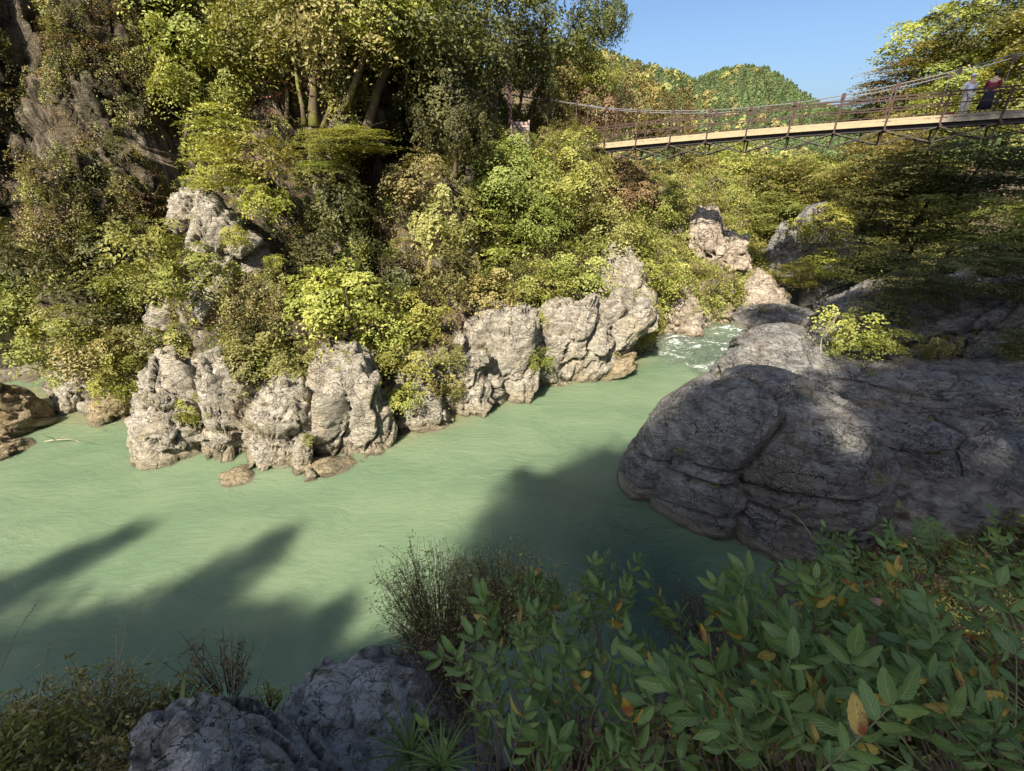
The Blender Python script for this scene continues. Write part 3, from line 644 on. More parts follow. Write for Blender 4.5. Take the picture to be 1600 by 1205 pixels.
# share vertex data across colours by copying the mesh datablock only when the colour differs
def trunk_mesh(base, top, r, seed, limbs=5, cr=1.5, mat='bark', bend=.15, bare=False):
    random.seed(seed); mb = MB(); base = Vector(tuple(base)); top = Vector(tuple(top)); L = (top-base).length
    off = Vector((random.uniform(-1, 1), random.uniform(-1, 1), 0))*bend*L
    pts = []; n = 9
    for i in range(n):
        t = i/(n-1); pts.append(base.lerp(top, t)+off*math.sin(math.pi*t)*.5+Vector((random.uniform(-1, 1), random.uniform(-1, 1), 0))*L*.008)
    mb.tube(pts, [r*(1.25 if i == 0 else 1)*(1-.72*i/(n-1)) for i in range(n)], 8, .06)
    for k in range(limbs):
        t = random.uniform(.45, .95); i = int(t*(n-1)); p = pts[i]; rr = r*(1-.72*t)*.55
        an = random.uniform(0, 6.28); dd = Vector((math.cos(an), math.sin(an), random.uniform(.1, .8))).normalized()*cr*random.uniform(.6, 1.0)
        q = [p+dd*s+Vector((0, 0, 1))*(s*s*cr*.15)+Vector((random.uniform(-1, 1),)*3)*cr*.03 for s in (0, .25, .5, .75, 1)]
        mb.tube(q, [rr, rr*.8, rr*.55, rr*.35, rr*.12], 5, 0)
        for j in range(2 if not bare else 4):
            a = q[random.randint(1, 3)]; e = a+dd*.35+Vector((random.uniform(-1, 1), random.uniform(-1, 1), random.uniform(-.2, .8)))*cr*.35
            mb.tube([a, (a+e)/2+Vector((0, 0, .03*cr)), e], [rr*.35, rr*.22, rr*.06], 4, 0)
    return mb.mesh('trunk', M[mat], True)
def tree(label, base, cc, rad, kind='airy', mat='bright', size='m', tr=.12, bark='bark', name='broadleaf_tree', cat='tree', group=None, seed=1, asp=(1, 1, 1), limbs=6, var=None):
    base = np.array(base, float); cc = np.array(cc, float)
    root = empty(name, base, label, cat, group)
    link('trunk', trunk_mesh((0, 0, 0), cc-base+np.array([0, 0, rad*.35*asp[2]]), tr, seed, limbs, rad*.85, bark), root)
    cr = link('crown', proto(kind, mat, size, (seed if var is None else var) % 4), root, tuple(cc-base))
    cr.scale = (rad*asp[0], rad*asp[1], rad*asp[2]); cr.rotation_euler = (0, 0, seed*1.7)
    return root
def shrub(label, p, rad, kind='airy', mat='bright', size='s', name='shrub', cat='shrub', group=None, seed=1, asp=(1, 1, .85)):
    p = np.array(p, float); root = empty(name, p, label, cat, group)
    link('branches', trunk_mesh((0, 0, -rad*.5), (0, 0, rad*.45), .03*rad+.012, seed, 9, rad*.8, 'bark', .1), root)
    cr = link('foliage', proto(kind, mat, size, seed % 4), root, (0, 0, rad*.15)); cr.scale = (rad*asp[0], rad*asp[1], rad*asp[2])
    cr.rotation_euler = (0, 0, seed*2.1)
    return root

# points on the left hillside, indexed by photo survey position
tpx, tpy, tdp = proj(TG.reshape(-1, 3))
def surf_at(px, py):
    """nearest visible ground point of the left hillside for a surveyed direction"""
    d2 = (tpx-px)**2+(tpy-py)**2 + np.where(tdp < 1, 1e9, 0)
    idx = np.where(d2 < 14**2)[0]
    if len(idx) == 0: idx = np.array([int(np.argmin(d2))])
    i = idx[np.argmin(tdp[idx])]
    return TG.reshape(-1, 3)[i].copy(), tdp[i]

#SECTION_PLANTS
exec_plants = True
# --- individually placed shrubs of the left side: (px, py, radius in px, kind, colour, label)
SH = [
 (245, 400, 55, 'airy', 'bright', 'wide yellow-green shrub hanging left of the high leaning slab'),
 (310, 440, 50, 'airy', 'bright', 'bright green shrub below the high leaning slab'),
 (345, 215, 48, 'layered', 'bright', 'light green sprawling shrub above the dark blocky knob'),
 (395, 250, 50, 'airy', 'yellow', 'yellow-green leafy shrub on the ledge above the leaning slab'),
 (345, 280, 40, 'layered', 'bright', 'low green spray draping over the top of the leaning slab'),
 (412, 320, 32, 'airy', 'yellow', 'yellow-tinged shrub on the right shoulder of the leaning slab'),
 (365, 372, 20, 'airy', 'yellow', 'small yellow plant in the middle of the leaning slab'),
 (432, 408, 14, 'airy', 'yellow', 'tiny yellow-green tuft at the edge of the black cleft'),
 (300, 640, 24, 'droop', 'yellow', 'pale green shrub growing on the face of the broad pool boulder'),
 (405, 570, 50, 'airy', 'olive', 'olive bush growing between the domed boulder and the pale pillar'),
 (405, 540, 48, 'airy', 'bright', 'green bush behind the domed boulder'),
 (460, 570, 40, 'airy', 'olive', 'bushy olive growth left of the tall pale pillar'),
 (430, 520, 40, 'layered', 'bright', 'feathery green bush above the olive bush by the pillar'),
 (545, 480, 58, 'airy', 'bright', 'large rounded bush directly above the tall pale pillar'),
 (500, 455, 42, 'airy', 'yellow', 'yellowing bush on the slope left of the large rounded bush'),
 (600, 520, 45, 'airy', 'bright', 'green bush right behind the top of the tall pale pillar'),
 (640, 560, 40, 'airy', 'bright', 'dense green bush above the crumbly cream rock'),
 (650, 490, 40, 'airy', 'bright', 'light green bush left of the craggy rock head'),
 (590, 560, 26, 'droop', 'olive', 'small drooping bush at the shoulder of the tall pale pillar'),
 (680, 600, 26, 'droop', 'olive', 'brownish grass bush between the crumbly rock and the rough block'),
 (712, 600, 22, 'droop', 'olive', 'dry olive shrub hugging the left side of the bulging rock'),
 (760, 465, 40, 'airy', 'olive', 'pale olive bush on top of the bulging cream rock'),
 (800, 440, 42, 'airy', 'bright', 'green bush above and right of the bulging cream rock'),
 (850, 450, 40, 'layered', 'bright', 'ferny green bush over the overhanging slab'),
 (840, 500, 20, 'airy', 'bright', 'small bush in the gap right of the bulging cream rock'),
 (920, 525, 17, 'droop', 'yellow', 'bright yellow fern tuft on the face of the overhanging slab'),
 (905, 530, 14, 'droop', 'yellow', 'smaller yellow fern tuft left on the overhanging slab'),
 (1000, 520, 28, 'droop', 'yellow', 'yellow grassy tuft beside the rapids below the pale crag'),
 (905, 420, 40, 'airy', 'bright', 'leafy bush left of the upright pale crag'),
 (950, 370, 42, 'airy', 'olive', 'olive bush crowning the upright pale crag'),
 (1000, 380, 36, 'airy', 'bright', 'bright bush behind the upright pale crag'),
 (1035, 430, 34, 'airy', 'bright', 'green bush above the rounded brown-grey rock'),
 (1075, 440, 30, 'layered', 'olive', 'flat olive bush between rounded rock and bare tower'),
 (1110, 470, 22, 'airy', 'bright', 'small bush on the sloping tan rock ramp'),
 (1150, 480, 24, 'airy', 'dark_leaf', 'dark green bush in the hollow left of the tan dome'),
 (1165, 395, 22, 'airy', 'yellow', 'yellow-green bush between the bare tower and the canyon wall'),
 (150, 560, 46, 'airy', 'olive', 'straggly olive bush above the small grey outcrop of the cove'),
 (95, 540, 48, 'airy', 'bright', 'lit green bush beside the dark hollow on the left'),
 (200, 590, 40, 'droop', 'yellow', 'yellowish hanging bush over the tan shelf of the cove'),
 (215, 540, 36, 'airy', 'olive', 'olive shrub left of the rough rock rib'),
 (270, 530, 34, 'airy', 'olive', 'olive scrub right above the broad pool boulder'),
 (40, 480, 46, 'airy', 'bright', 'glossy green bush above the dark hollow at the left edge'),
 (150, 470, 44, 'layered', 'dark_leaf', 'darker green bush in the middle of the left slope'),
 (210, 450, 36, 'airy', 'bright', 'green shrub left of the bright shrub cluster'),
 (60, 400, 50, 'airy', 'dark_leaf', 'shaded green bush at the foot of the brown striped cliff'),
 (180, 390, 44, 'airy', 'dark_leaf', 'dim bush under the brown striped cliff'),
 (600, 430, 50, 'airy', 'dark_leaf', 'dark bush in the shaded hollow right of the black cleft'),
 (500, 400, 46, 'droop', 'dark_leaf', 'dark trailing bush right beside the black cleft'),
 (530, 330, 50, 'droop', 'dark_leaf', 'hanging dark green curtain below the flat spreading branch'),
 (660, 290, 46, 'airy', 'olive', 'sunlit olive shrub right of the shaded hollow'),
 (700, 350, 50, 'droop', 'olive', 'hanging olive grass bush in the centre of the cliff'),
 (760, 380, 44, 'layered', 'bright', 'ferny shrub above the pale olive bush'),
 (700, 430, 44, 'droop', 'olive', 'dry olive bush on the pale slope above the craggy rock head'),
]
for i, (px, py, r, kd, mt, lab) in enumerate(SH):
    p, d = surf_at(px, py+r*.3)
    # shrubs on boulders: keep in front of nearby rocks
    d = min(d, tdp.max()); rr = r*1.15*d/FPX
    c = P(px, py, d-rr*.55)
    fx = {8: dw(738)+.15, 25: dw(596)+.4, 26: dw(596)+.5, 27: 26.0, 9: 17.4, 10: 18.2, 18: 18.2, 6: 18.2, 5: 18.9, 4: 19, 24: 22, 33: 31, 34: 31.5, 35: 35, 40: 19.0, 32: 30, 12: 18.6, 11: 17.6}
    if i in (1, 3, 4, 5, 6): fx[i] = 16.5
    if i in (0, 2, 7): fx[i] = 17.2
    if i in fx: c = P(px, py, fx[i]); rr = r*1.15*fx[i]/FPX
    shrub(lab, c, rr, kd, mt, 's', seed=i+3)

# --- trees of the left side (trunk foot px, crown centre px, crown radius px)
TR = [
 # foot(px,py) crown(px,py) R kind mat size trunk bark label
 ((245, 95), (300, 30), 85, 'airy', 'bright', .14, 'mossbark', 'tree with a mossy trunk and drooping light leaves at the top left', 0),
 ((372, 150), (395, 50), 80, 'airy', 'bright', .12, 'bark', 'light-leaved tree hanging over the leaf-strewn slope', 0),
 ((300, 240), (318, 120), 62, 'airy', 'bright', .10, 'mossbark', 'slender bright-leaved tree leaning over the cliff left of the leaf litter', 0),
 ((500, 190), (520, 20), 95, 'airy', 'olive', .22, 'mossbark', 'mossy many-stemmed tree above the flat spreading branch', 0),
 ((548, 180), (600, -10), 90, 'airy', 'bright', .16, 'mossbark', 'straight mossy tree beside the many-stemmed tree', 0),
 ((545, 240), (545, 222), 60, 'layered', 'bright', .10, 'bark', 'flat spreading branch tree with fan-like sprays over the cliff', 1),
 ((500, 270), (500, 262), 26, 'layered', 'bright', .07, 'bark', 'small layered spray tree at the edge of the black cleft', 1),
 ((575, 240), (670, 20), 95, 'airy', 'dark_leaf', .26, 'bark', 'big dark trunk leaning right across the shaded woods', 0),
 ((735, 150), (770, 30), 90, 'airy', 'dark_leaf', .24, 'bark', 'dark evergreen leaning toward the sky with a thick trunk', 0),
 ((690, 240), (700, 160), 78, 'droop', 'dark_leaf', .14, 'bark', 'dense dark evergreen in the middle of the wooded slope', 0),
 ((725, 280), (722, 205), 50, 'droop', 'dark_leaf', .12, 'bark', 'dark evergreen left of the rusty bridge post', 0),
 ((860, 110), (850, 45), 75, 'airy', 'dark_leaf', .18, 'bark', 'dark tree whose branches reach over the open sky', 0),
 ((930, 110), (935, 25), 46, 'droop', 'dark_leaf', .09, 'bark', 'thin dark tree with drooping twigs against the sky', 0),
 ((800, 320), (800, 265), 60, 'airy', 'bright', .12, 'bark', 'round light green tree below the slatted panel', 0),
 ((860, 330), (868, 272), 58, 'airy', 'bright', .12, 'bark', 'bushy light green tree under the left end of the bridge', 0),
 ((830, 380), (835, 335), 48, 'airy', 'bright', .10, 'bark', 'green tree on the slope under the slatted panel tree', 0),
 ((905, 340), (915, 300), 50, 'airy', 'olive', .10, 'palebark', 'olive tree with pale twigs below the bridge deck', 0),
 ((965, 340), (975, 285), 52, 'airy', 'dry', .10, 'palebark', 'tan-leaved tree directly under the bridge', 0),
 ((930, 400), (930, 350), 44, 'airy', 'bright', .09, 'bark', 'green tree above the leafy bush near the pale crag', 0),
 ((1015, 360), (1025, 315), 44, 'airy', 'bright', .10, 'bark', 'green tree below the middle of the bridge', 0),
 ((880, 200), (880, 140), 52, 'airy', 'maple', .12, 'palebark', 'yellowing tree right of the rusty bridge post', 0),
 ((910, 175), (915, 110), 46, 'airy', 'yellow', .12, 'bark', 'bright yellow-green tree on the ridge against the sky', 0),
 ((925, 230), (932, 175), 46, 'droop', 'dry', .10, 'palebark', 'tree wrapped in pale dead vines at the left end of the bridge', 0),
 ((985, 210), (985, 160), 52, 'airy', 'maple', .12, 'palebark', 'olive-brown tree on the ridge behind the left end of the bridge', 0),
 ((1040, 230), (1045, 195), 48, 'airy', 'maple', .12, 'palebark', 'tan-green tree behind the bridge handrail', 0),
 ((770, 175), (765, 95), 48, 'droop', 'dark_leaf', .14, 'bark', 'dark tree rising behind the rusty bridge post', 0),
 ((650, 130), (655, 70), 70, 'airy', 'dark_leaf', .18, 'bark', 'dark broadleaf in the upper woods left of the leaning evergreen', 0),
 ((455, 185), (450, 60), 50, 'airy', 'olive', .11, 'mossbark', 'thin mossy tree over the leaf litter', 0),
 ((480, 200), (470, -40), 50, 'airy', 'olive', .10, 'mossbark', 'mossy pole-like trunk left of the many-stemmed tree', 0),
 ((515, 200), (560, -40), 50, 'airy', 'olive', .10, 'mossbark', 'second mossy pole-like trunk beside the many-stemmed tree', 0),
 ((232, 60), (215, -60), 60, 'airy', 'olive', .13, 'mossbark', 'mossy trunk standing on the brow of the brown cliff', 0),
 ((818, 170), (820, 112), 36, 'airy', 'dark_leaf', .12, 'bark', 'dark small-crowned tree right behind the rusty post', 0),
 ((905, 290), (903, 226), 32, 'airy', 'bright', .08, 'palebark', 'young green tree hiding the left end of the bridge deck', 0),
 ((868, 290), (862, 226), 30, 'airy', 'olive', .08, 'palebark', 'small olive tree right of the slatted panel', 0),
 ((862, 205), (862, 178), 34, 'airy', 'maple', .09, 'palebark', 'yellowish young tree between the rusty post and the bridge', 0),
]
gid = 0
for i, (f, c, r, kd, mt, tw, bk, lab, flat) in enumerate(TR):
    p, d = surf_at(*f)
    if f[0] > 945: d = min(d, 40)
    d = min(d, 38); q = P(f[0], f[1], d) if d >= 38 else p
    cc = P(c[0], c[1], d-1.0); rr = r*1.1*d/FPX
    if i in (17, 18, 19): cc = P(c[0], c[1], 31); q = P(f[0], f[1], 32); rr = r*1.1*31/FPX
    if 'hiding the left end' in lab or 'right of the slatted' in lab: cc = P(c[0], c[1], 27.5); q = P(f[0], f[1], 28); rr = r*1.1*27.5/FPX
    if i in (23, 24): cc = P(c[0], c[1], 40); q = P(f[0], f[1], 40); rr = r*1.1*40/FPX
    tree(lab, q, cc, rr, kd, mt, 'm', tw, bk, seed=i+11, asp=(1.35, 1.0, .38) if flat else (1, 1, .95), limbs=8)

# --- trees across the valley under the bridge and on the right side
TR2 = [
 (1085, 275, 50, 42, 'airy', 'maple', 'olive and tan tree behind the bridge above the bare tower'),
 (1150, 270, 52, 42, 'airy', 'bright', 'light green tree left of centre in the valley under the bridge'),
 (1210, 285, 55, 40, 'layered', 'maple', 'layered yellowish tree in the valley gap'),
 (1265, 290, 50, 38, 'airy', 'bright', 'fresh green tree above the canyon wall'),
 (1110, 295, 36, 42, 'airy', 'bright', 'green tree growing on top of the bare tower'),
 (1060, 320, 36, 38, 'airy', 'dark_leaf', 'darker tree left of the bare tower top'),
 (1180, 325, 34, 41, 'airy', 'olive', 'olive tree right of the bare tower'),
 (1225, 340, 48, 36, 'layered', 'bright', 'spreading green tree over the gap in the canyon'),
 (1290, 350, 44, 31, 'airy', 'yellow', 'yellow-green tree on the canyon wall'),
 (1205, 395, 26, 39, 'airy', 'bright', 'lower green tree at the back of the canyon'),
 (1320, 300, 50, 36, 'layered', 'maple', 'yellow layered tree left of the shaded right slope'),
 (1305, 415, 34, 30.5, 'layered', 'yellow', 'small yellowish spray tree on the canyon wall ledge'),
 (1240, 430, 26, 30.5, 'layered', 'yellow', 'small bright spray on the shaded part of the canyon wall'),
 (1390, 255, 60, 31, 'layered', 'maple', 'layered tree with sunlit edges under the right part of the bridge'),
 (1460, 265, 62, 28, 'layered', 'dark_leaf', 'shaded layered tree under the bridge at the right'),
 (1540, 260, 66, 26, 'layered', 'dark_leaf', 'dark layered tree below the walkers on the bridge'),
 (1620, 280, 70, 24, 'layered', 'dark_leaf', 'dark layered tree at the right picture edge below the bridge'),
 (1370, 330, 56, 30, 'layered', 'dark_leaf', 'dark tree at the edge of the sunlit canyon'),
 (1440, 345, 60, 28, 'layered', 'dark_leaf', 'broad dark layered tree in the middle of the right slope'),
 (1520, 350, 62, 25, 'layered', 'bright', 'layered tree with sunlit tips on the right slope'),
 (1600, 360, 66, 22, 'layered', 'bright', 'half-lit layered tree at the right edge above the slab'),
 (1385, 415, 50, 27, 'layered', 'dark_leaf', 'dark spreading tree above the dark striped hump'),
 (1460, 420, 56, 24, 'layered', 'dark_leaf', 'low dark tree above the shaded sloping slab'),
 (1550, 420, 60, 21, 'layered', 'dark_leaf', 'low dark tree over the right end of the sloping slab'),
 (1510, 50, 78, 40, 'airy', 'bright', 'green tree on the skyline above the walkers'),
 (1570, 30, 75, 36, 'airy', 'dark_leaf', 'dark leafed tree in the top right corner'),
 (1600, 110, 70, 34, 'airy', 'yellow', 'sunlit golden green tree at the right edge behind the bridge'),
 (1455, 120, 60, 40, 'layered', 'maple', 'autumn tinted tree left of the walkers'),
 (1520, 120, 60, 37, 'airy', 'bright', 'leafy green tree directly behind the walkers'),
 (1412, 150, 54, 42, 'layered', 'maple', 'lower autumn tinted tree where the right ridge meets the sky'),
 (1352, 176, 32, 48, 'airy', 'dark_leaf', 'small dark tree in the dip of the ridge'),
 (1303, 180, 16, 60, 'layered', 'conifer', 'small pointed pine in the dip right of the mountain'),
 (1650, 60, 80, 32, 'airy', 'maple', 'autumn tinted tree at the top right edge'),
 (1480, 175, 50, 36, 'airy', 'bright', 'green tree behind the bridge deck at the right'),
 (1570, 175, 60, 33, 'airy', 'bright', 'green tree behind the right end of the bridge deck'),
 (1405, 205, 44, 38, 'airy', 'maple', 'yellowing tree seen through the bridge railing'),
]
for i, (px, py, r, d, kd, mt, lab) in enumerate(TR2):
    cc = P(px, py, d); rr = r*1.15*d/FPX
    foot = cc + np.array([.3, .8, -rr*1.6])
    tree(lab, foot, cc, rr, kd, mt, 'm', .05+.04*rr, 'bark', seed=i+40, asp=(1.1, 1.1, .75), limbs=7)

for k_, (px_, py_, d_, r_, lab_) in enumerate([(1440, 452, 17.6, 1.1, 'dark overhanging foliage at the left end of the sloping slab'), (1520, 440, 17.2, 1.25, 'dark overhanging foliage above the middle of the sloping slab'), (1600, 445, 16.6, 1.3, 'dark overhanging foliage at the right edge above the sloping slab'), (1590, 545, 15.8, .8, 'low dark scrub between the sloping slab and the right rock mass')]):
    shrub(lab_, P(px_, py_, d_), r_, 'layered', 'dark_leaf', 'm', seed=90+k_)
shrub('olive shrub in the gap between the two left pool boulders', P(322, 590, 17.0), .5, 'airy', 'olive', seed=95)
shrub('green shrub growing between crumbly cream rock and the tall pillar', P(628, 625, 17.6), .75, 'airy', 'bright', seed=96)
shrub('fern-green shrub in the joint right of the bulging rock', P(842, 560, 20.3), .75, 'airy', 'bright', seed=97)
shrub('olive shrub hanging down the cracked cream wall', P(705, 560, 18.4), .8, 'droop', 'olive', seed=98)
shrub('fresh green bush beside a dead twig behind the right boulders', P(1335, 525, 18.5), 1.3, 'airy', 'bright', seed=71)
shrub('small yellow-green bush at the foot of the striped hump', P(1405, 540, 17.5), .7, 'layered', 'bright', seed=72)
shrub('dim olive shrub on the right below the dark trees', P(1400, 480, 20), 1.6, 'layered', 'olive', seed=73)
shrub('dull green scrub above the right end of the second big boulder', P(1470, 545, 17.2), .7, 'droop', 'olive', seed=74)
shrub('mossy patch of small leaves on the left flank of the sunlit crown boulder', P(1130, 600, 18.0), .55, 'droop', 'dark_leaf', seed=75)

# ------------------------------------------------------------------ scattered ground cover (geometry nodes, uncountable)
def source(name, mesh):
    return bpy.data.objects.new(name, mesh)
def scatter(name, pts, rot, scl, idx, sources):
    col = bpy.data.collections.new(name+'_sources')
    for k, m_ in enumerate(sources):
        col.objects.link(source('%s_source_%02d' % (name, k), m_))
    me = bpy.data.meshes.new(name); me.vertices.add(len(pts)); me.vertices.foreach_set('co', np.asarray(pts, np.float32).ravel())
    for nm_, tp, arr in (('rot', 'FLOAT_VECTOR', rot), ('scl', 'FLOAT', scl), ('idx', 'INT', idx)):
        a = me.attributes.new(nm_, tp, 'POINT')
        if tp == 'FLOAT_VECTOR': a.data.foreach_set('vector', np.asarray(arr, np.float32).ravel())
        elif tp == 'FLOAT': a.data.foreach_set('value', np.asarray(arr, np.float32))
        else: a.data.foreach_set('value', np.asarray(arr, np.int32))
    ob = link(name, me); ob['kind'] = 'stuff'
    ng = bpy.data.node_groups.new(name, 'GeometryNodeTree')
    ng.interface.new_socket('Geometry', in_out='INPUT', socket_type='NodeSocketGeometry')
    ng.interface.new_socket('Geometry', in_out='OUTPUT', socket_type='NodeSocketGeometry')
    N = ng.nodes; gi = N.new('NodeGroupInput'); go = N.new('NodeGroupOutput')
    ci = N.new('GeometryNodeCollectionInfo'); ci.inputs['Collection'].default_value = col
    ci.inputs['Separate Children'].default_value = True; ci.inputs['Reset Children'].default_value = True
    ip = N.new('GeometryNodeInstanceOnPoints'); ip.inputs['Pick Instance'].default_value = True
    def na(n_, dt):
        q = N.new('GeometryNodeInputNamedAttribute'); q.data_type = dt; q.inputs[0].default_value = n_; return q.outputs[0]
    ng.links.new(gi.outputs[0], ip.inputs['Points']); ng.links.new(ci.outputs[0], ip.inputs['Instance'])
    ng.links.new(na('idx', 'INT'), ip.inputs['Instance Index']); ng.links.new(na('rot', 'FLOAT_VECTOR'), ip.inputs['Rotation'])
    ng.links.new(na('scl', 'FLOAT'), ip.inputs['Scale']); ng.links.new(ip.outputs[0], go.inputs[0])
    md = ob.modifiers.new('scatter', 'NODES'); md.node_group = ng
    return ob
def tuft_mesh(n, L, w, mat, seed, droop=1.0, spread=.25):
    rs = np.random.RandomState(seed); V = []; F = []
    for k in range(n):
        an = rs.uniform(0, 6.283); out = np.array([math.cos(an), math.sin(an), 0]); side = np.array([-out[1], out[0], 0])
        l = L*rs.uniform(.5, 1.2); b = out*rs.uniform(0, spread)*L*.4; b0 = len(V); lean = rs.uniform(.2, .8)
        for j, t in enumerate((0, .35, .7, 1.0)):
            c = b+out*l*lean*t+np.array([0, 0, l*(t*(1-.35*lean)-droop*.55*t*t)])
            ww = w*(1-t)*.5+w*.05
            V += [c-side*ww, c+side*ww]
        for j in range(3): F.append([b0+2*j, b0+2*j+1, b0+2*j+3, b0+2*j+2])
    me = mesh_np('tuft', np.array(V), np.array(F), M[mat], True)
    at = me.attributes.new('v', 'FLOAT', 'FACE'); at.data.foreach_set('value', np.repeat(rs.uniform(0, 1, n), 3).astype(np.float32))
    return me
ZM = [ # survey of what covers the left side, one letter per 50 photo pixels
 "OOBBBLGGGGGTTTTTTTT.",
 "GOBBLLGGLTTTTTTTTTOO",
 "OKBBLGGGLLTTKTTTTTOO",
 "KBBBRGGLLKTTTDDTGGOO",
 "KBBBBGGGKGGGKDDGGGOO",
 "BBRRGGGGKGOKKOGDGGOOOO",
 "DDDDGRRGKDDDOODGGOOGGGGG",
 "DDDDGGRRKGDDOOOKGOOGGGGG",
 "DDGGGGGRKGGGDOOOGGRGGGGG",
 "GOOORGGKRGGGGROGGRRGGGG",
 "KGOOGGKGORGGGRRRRRRGGG",
 "KGOORRGGGRGGRRRRRRRG",
 "RRRGRRRGRRROORRRR"]
small = [leaves_mesh('sprig', *(lambda q: (q[0], q[1]))(crown_pts(n_, kd_, 12, 100+k_, .24)), .085, M[mt_], .5, None)
         for k_, (kd_, mt_, n_) in enumerate((('airy', 'bright', 420), ('droop', 'bright', 420), ('airy', 'olive', 420), ('droop', 'olive', 420), ('airy', 'dark_leaf', 420), ('droop', 'dark_leaf', 420), ('layered', 'yellow', 300), ('layered', 'dry', 300)))]
small += [tuft_mesh(46, .95, .035, 'grass', 5, 1.5), tuft_mesh(46, .9, .03, 'grass', 6, 1.1), tuft_mesh(36, .8, .035, 'dry', 7, 1.6)]
lit_m = leaves_mesh('litter', np.c_[RS.uniform(-.6, .6, (140, 2)), RS.uniform(0, .05, 140)], RS.normal(size=(140, 3))*.4+[0, 0, 1], .028, M['litter'], .6)
small.append(lit_m)
TF = TG.reshape(-1, 3)
ga = np.linalg.norm(np.cross(np.gradient(TG, axis=0).reshape(-1, 3), np.gradient(TG, axis=1).reshape(-1, 3)), axis=1)
vis = (tdp > 3) & (tpx > -350) & (tpx < 1500) & (tpy > -350) & (tpy < 720) & (TF[:, 2] > .7)
ga = ga*vis; rs = np.random.RandomState(5)
pick = rs.choice(len(TF), 13500, p=ga/ga.sum())
pts = []; rots = []; scl = []; idx = []
for i in pick:
    x, y = tpx[i], tpy[i]; r_, c_ = int(max(y+rs.normal()*14, 0)//50), int(max(x+rs.normal()*14, 0)//50)
    z_ = 'G'
    if r_ < len(ZM) and c_ < len(ZM[r_]): z_ = ZM[r_][c_]
    if z_ == '.': z_ = 'T'
    dens = {'R': .10, 'K': .02, 'B': .5, 'L': .8, 'G': .85, 'O': .85, 'D': .8, 'T': .7}[z_]
    if rs.rand() > dens: continue
    kk = {'R': [2, 9, 8, 6], 'K': [4, 5], 'B': [2, 3, 5, 8, 9, 8, 5, 3], 'L': [11, 11, 11, 11, 0, 11, 7], 'G': [0, 0, 1, 0, 2, 6, 1], 'O': [2, 3, 8, 9, 2, 10, 0, 7, 3], 'D': [4, 5, 4, 0, 2, 3], 'T': [4, 5, 4, 5, 2, 0]}[z_]
    k = kk[rs.randint(len(kk))]
    s_ = {'R': .22, 'K': .4, 'B': .38, 'L': .5, 'G': .52, 'O': .5, 'D': .55, 'T': .7}[z_]*rs.uniform(.55, 1.35)*(1+max(0, tdp[i]-22)*.03)
    if k >= 8: s_ *= 1.2
    pts.append(TF[i]+np.array([0, 0, .05])-0*dirn[i]); rots.append((rs.normal()*.25, rs.normal()*.25, rs.uniform(0, 6.28)))
    scl.append(s_ if k != 11 else rs.uniform(.8, 1.4)); idx.append(k)
rs = np.random.RandomState(15)
for mt_, V_, fr_ in EXTRA:
    qx, qy, qd = proj(V_); ok = np.where(fr_ & (V_[:, 2] > 1.3))[0]
    n_ = {'fluted': 330, 'ochre': 14, 'pale': 10, 'dark': 12, 'far': 14}.get(mt_, 0)
    if len(ok) == 0: continue
    for i in rs.choice(ok, n_):
        k = [8, 9, 3, 5, 2, 8, 4, 7][rs.randint(8)] if mt_ == 'fluted' else [8, 9, 2, 3, 0][rs.randint(5)]
        pts.append(V_[i]); rots.append((rs.normal()*.3, rs.normal()*.3, rs.uniform(0, 6.28))); idx.append(k); scl.append((.42 if mt_ == 'fluted' else .16)*rs.uniform(.5, 1.4)*(1.3 if k >= 8 else 1))
# right/near hillside cover
VN = V_near.reshape(-1, 3); npx, npy, nd = proj(VN); vis2 = (VN[:, 2] > 1.2) & (nd > 9) & (npx > 900) & (npx < 2000) & (npy > -200) & (npy < 900) & ~((npx > 1250) & (npy > 500) & (npy < 860) & (nd < 26))
wgt = vis2*np.gradient(gx).repeat(len(gy))*np.tile(np.gradient(gy), len(gx))
for i in rs.choice(len(VN), 3600, p=wgt/wgt.sum()):
    k = [4, 5, 4, 2, 3, 9, 0][rs.randint(7)]
    pts.append(VN[i]); rots.append((rs.normal()*.2, rs.normal()*.2, rs.uniform(0, 6.28))); scl.append(rs.uniform(.4, 1.0)*(1+max(0, nd[i]-20)*.02)); idx.append(k)
scatter('undergrowth', pts, rots, scl, idx, small)

# far forest on the mountain
con = []
for k in range(4):
    rs = np.random.RandomState(50+k); n = 700; h = rs.uniform(0, 1, n)**.8; rr = (1-h)*.42+.04; a = rs.uniform(0, 6.28, n); q = rs.uniform(.5, 1, n)
    if k == 3: rr = np.sqrt(np.clip(1-(h*2-1)**2, 0, 1))*.55
    C = np.stack([np.cos(a)*rr*q, np.sin(a)*rr*q, h*1.5], -1); N = np.stack([np.cos(a), np.sin(a), .9+0*a], -1)+rs.normal(size=(n, 3))*.3
    con.append(leaves_mesh('treetop', C, N, .075, M['conifer' if k < 3 else 'olive'], .6, rs.uniform(.2, .7, n), rs))
rs = np.random.RandomState(9); pts = []; rots = []; scl = []; idx = []
cand = np.stack([rs.uniform(-120, 420, 60000), rs.uniform(75, 420, 60000)], -1)
hz = far_h(cand[:, 0], cand[:, 1]); cp3 = np.c_[cand, hz]; fx_, fy_, fd_ = proj(cp3)
ok = (fd_ > 0) & (fx_ > 850) & (fx_ < 1750) & (fy_ > 60) & (fy_ < 330) & (hz > -2) & (np.hypot(cand[:, 0], cand[:, 1]) < 300)
cp3 = cp3[ok][:16000]
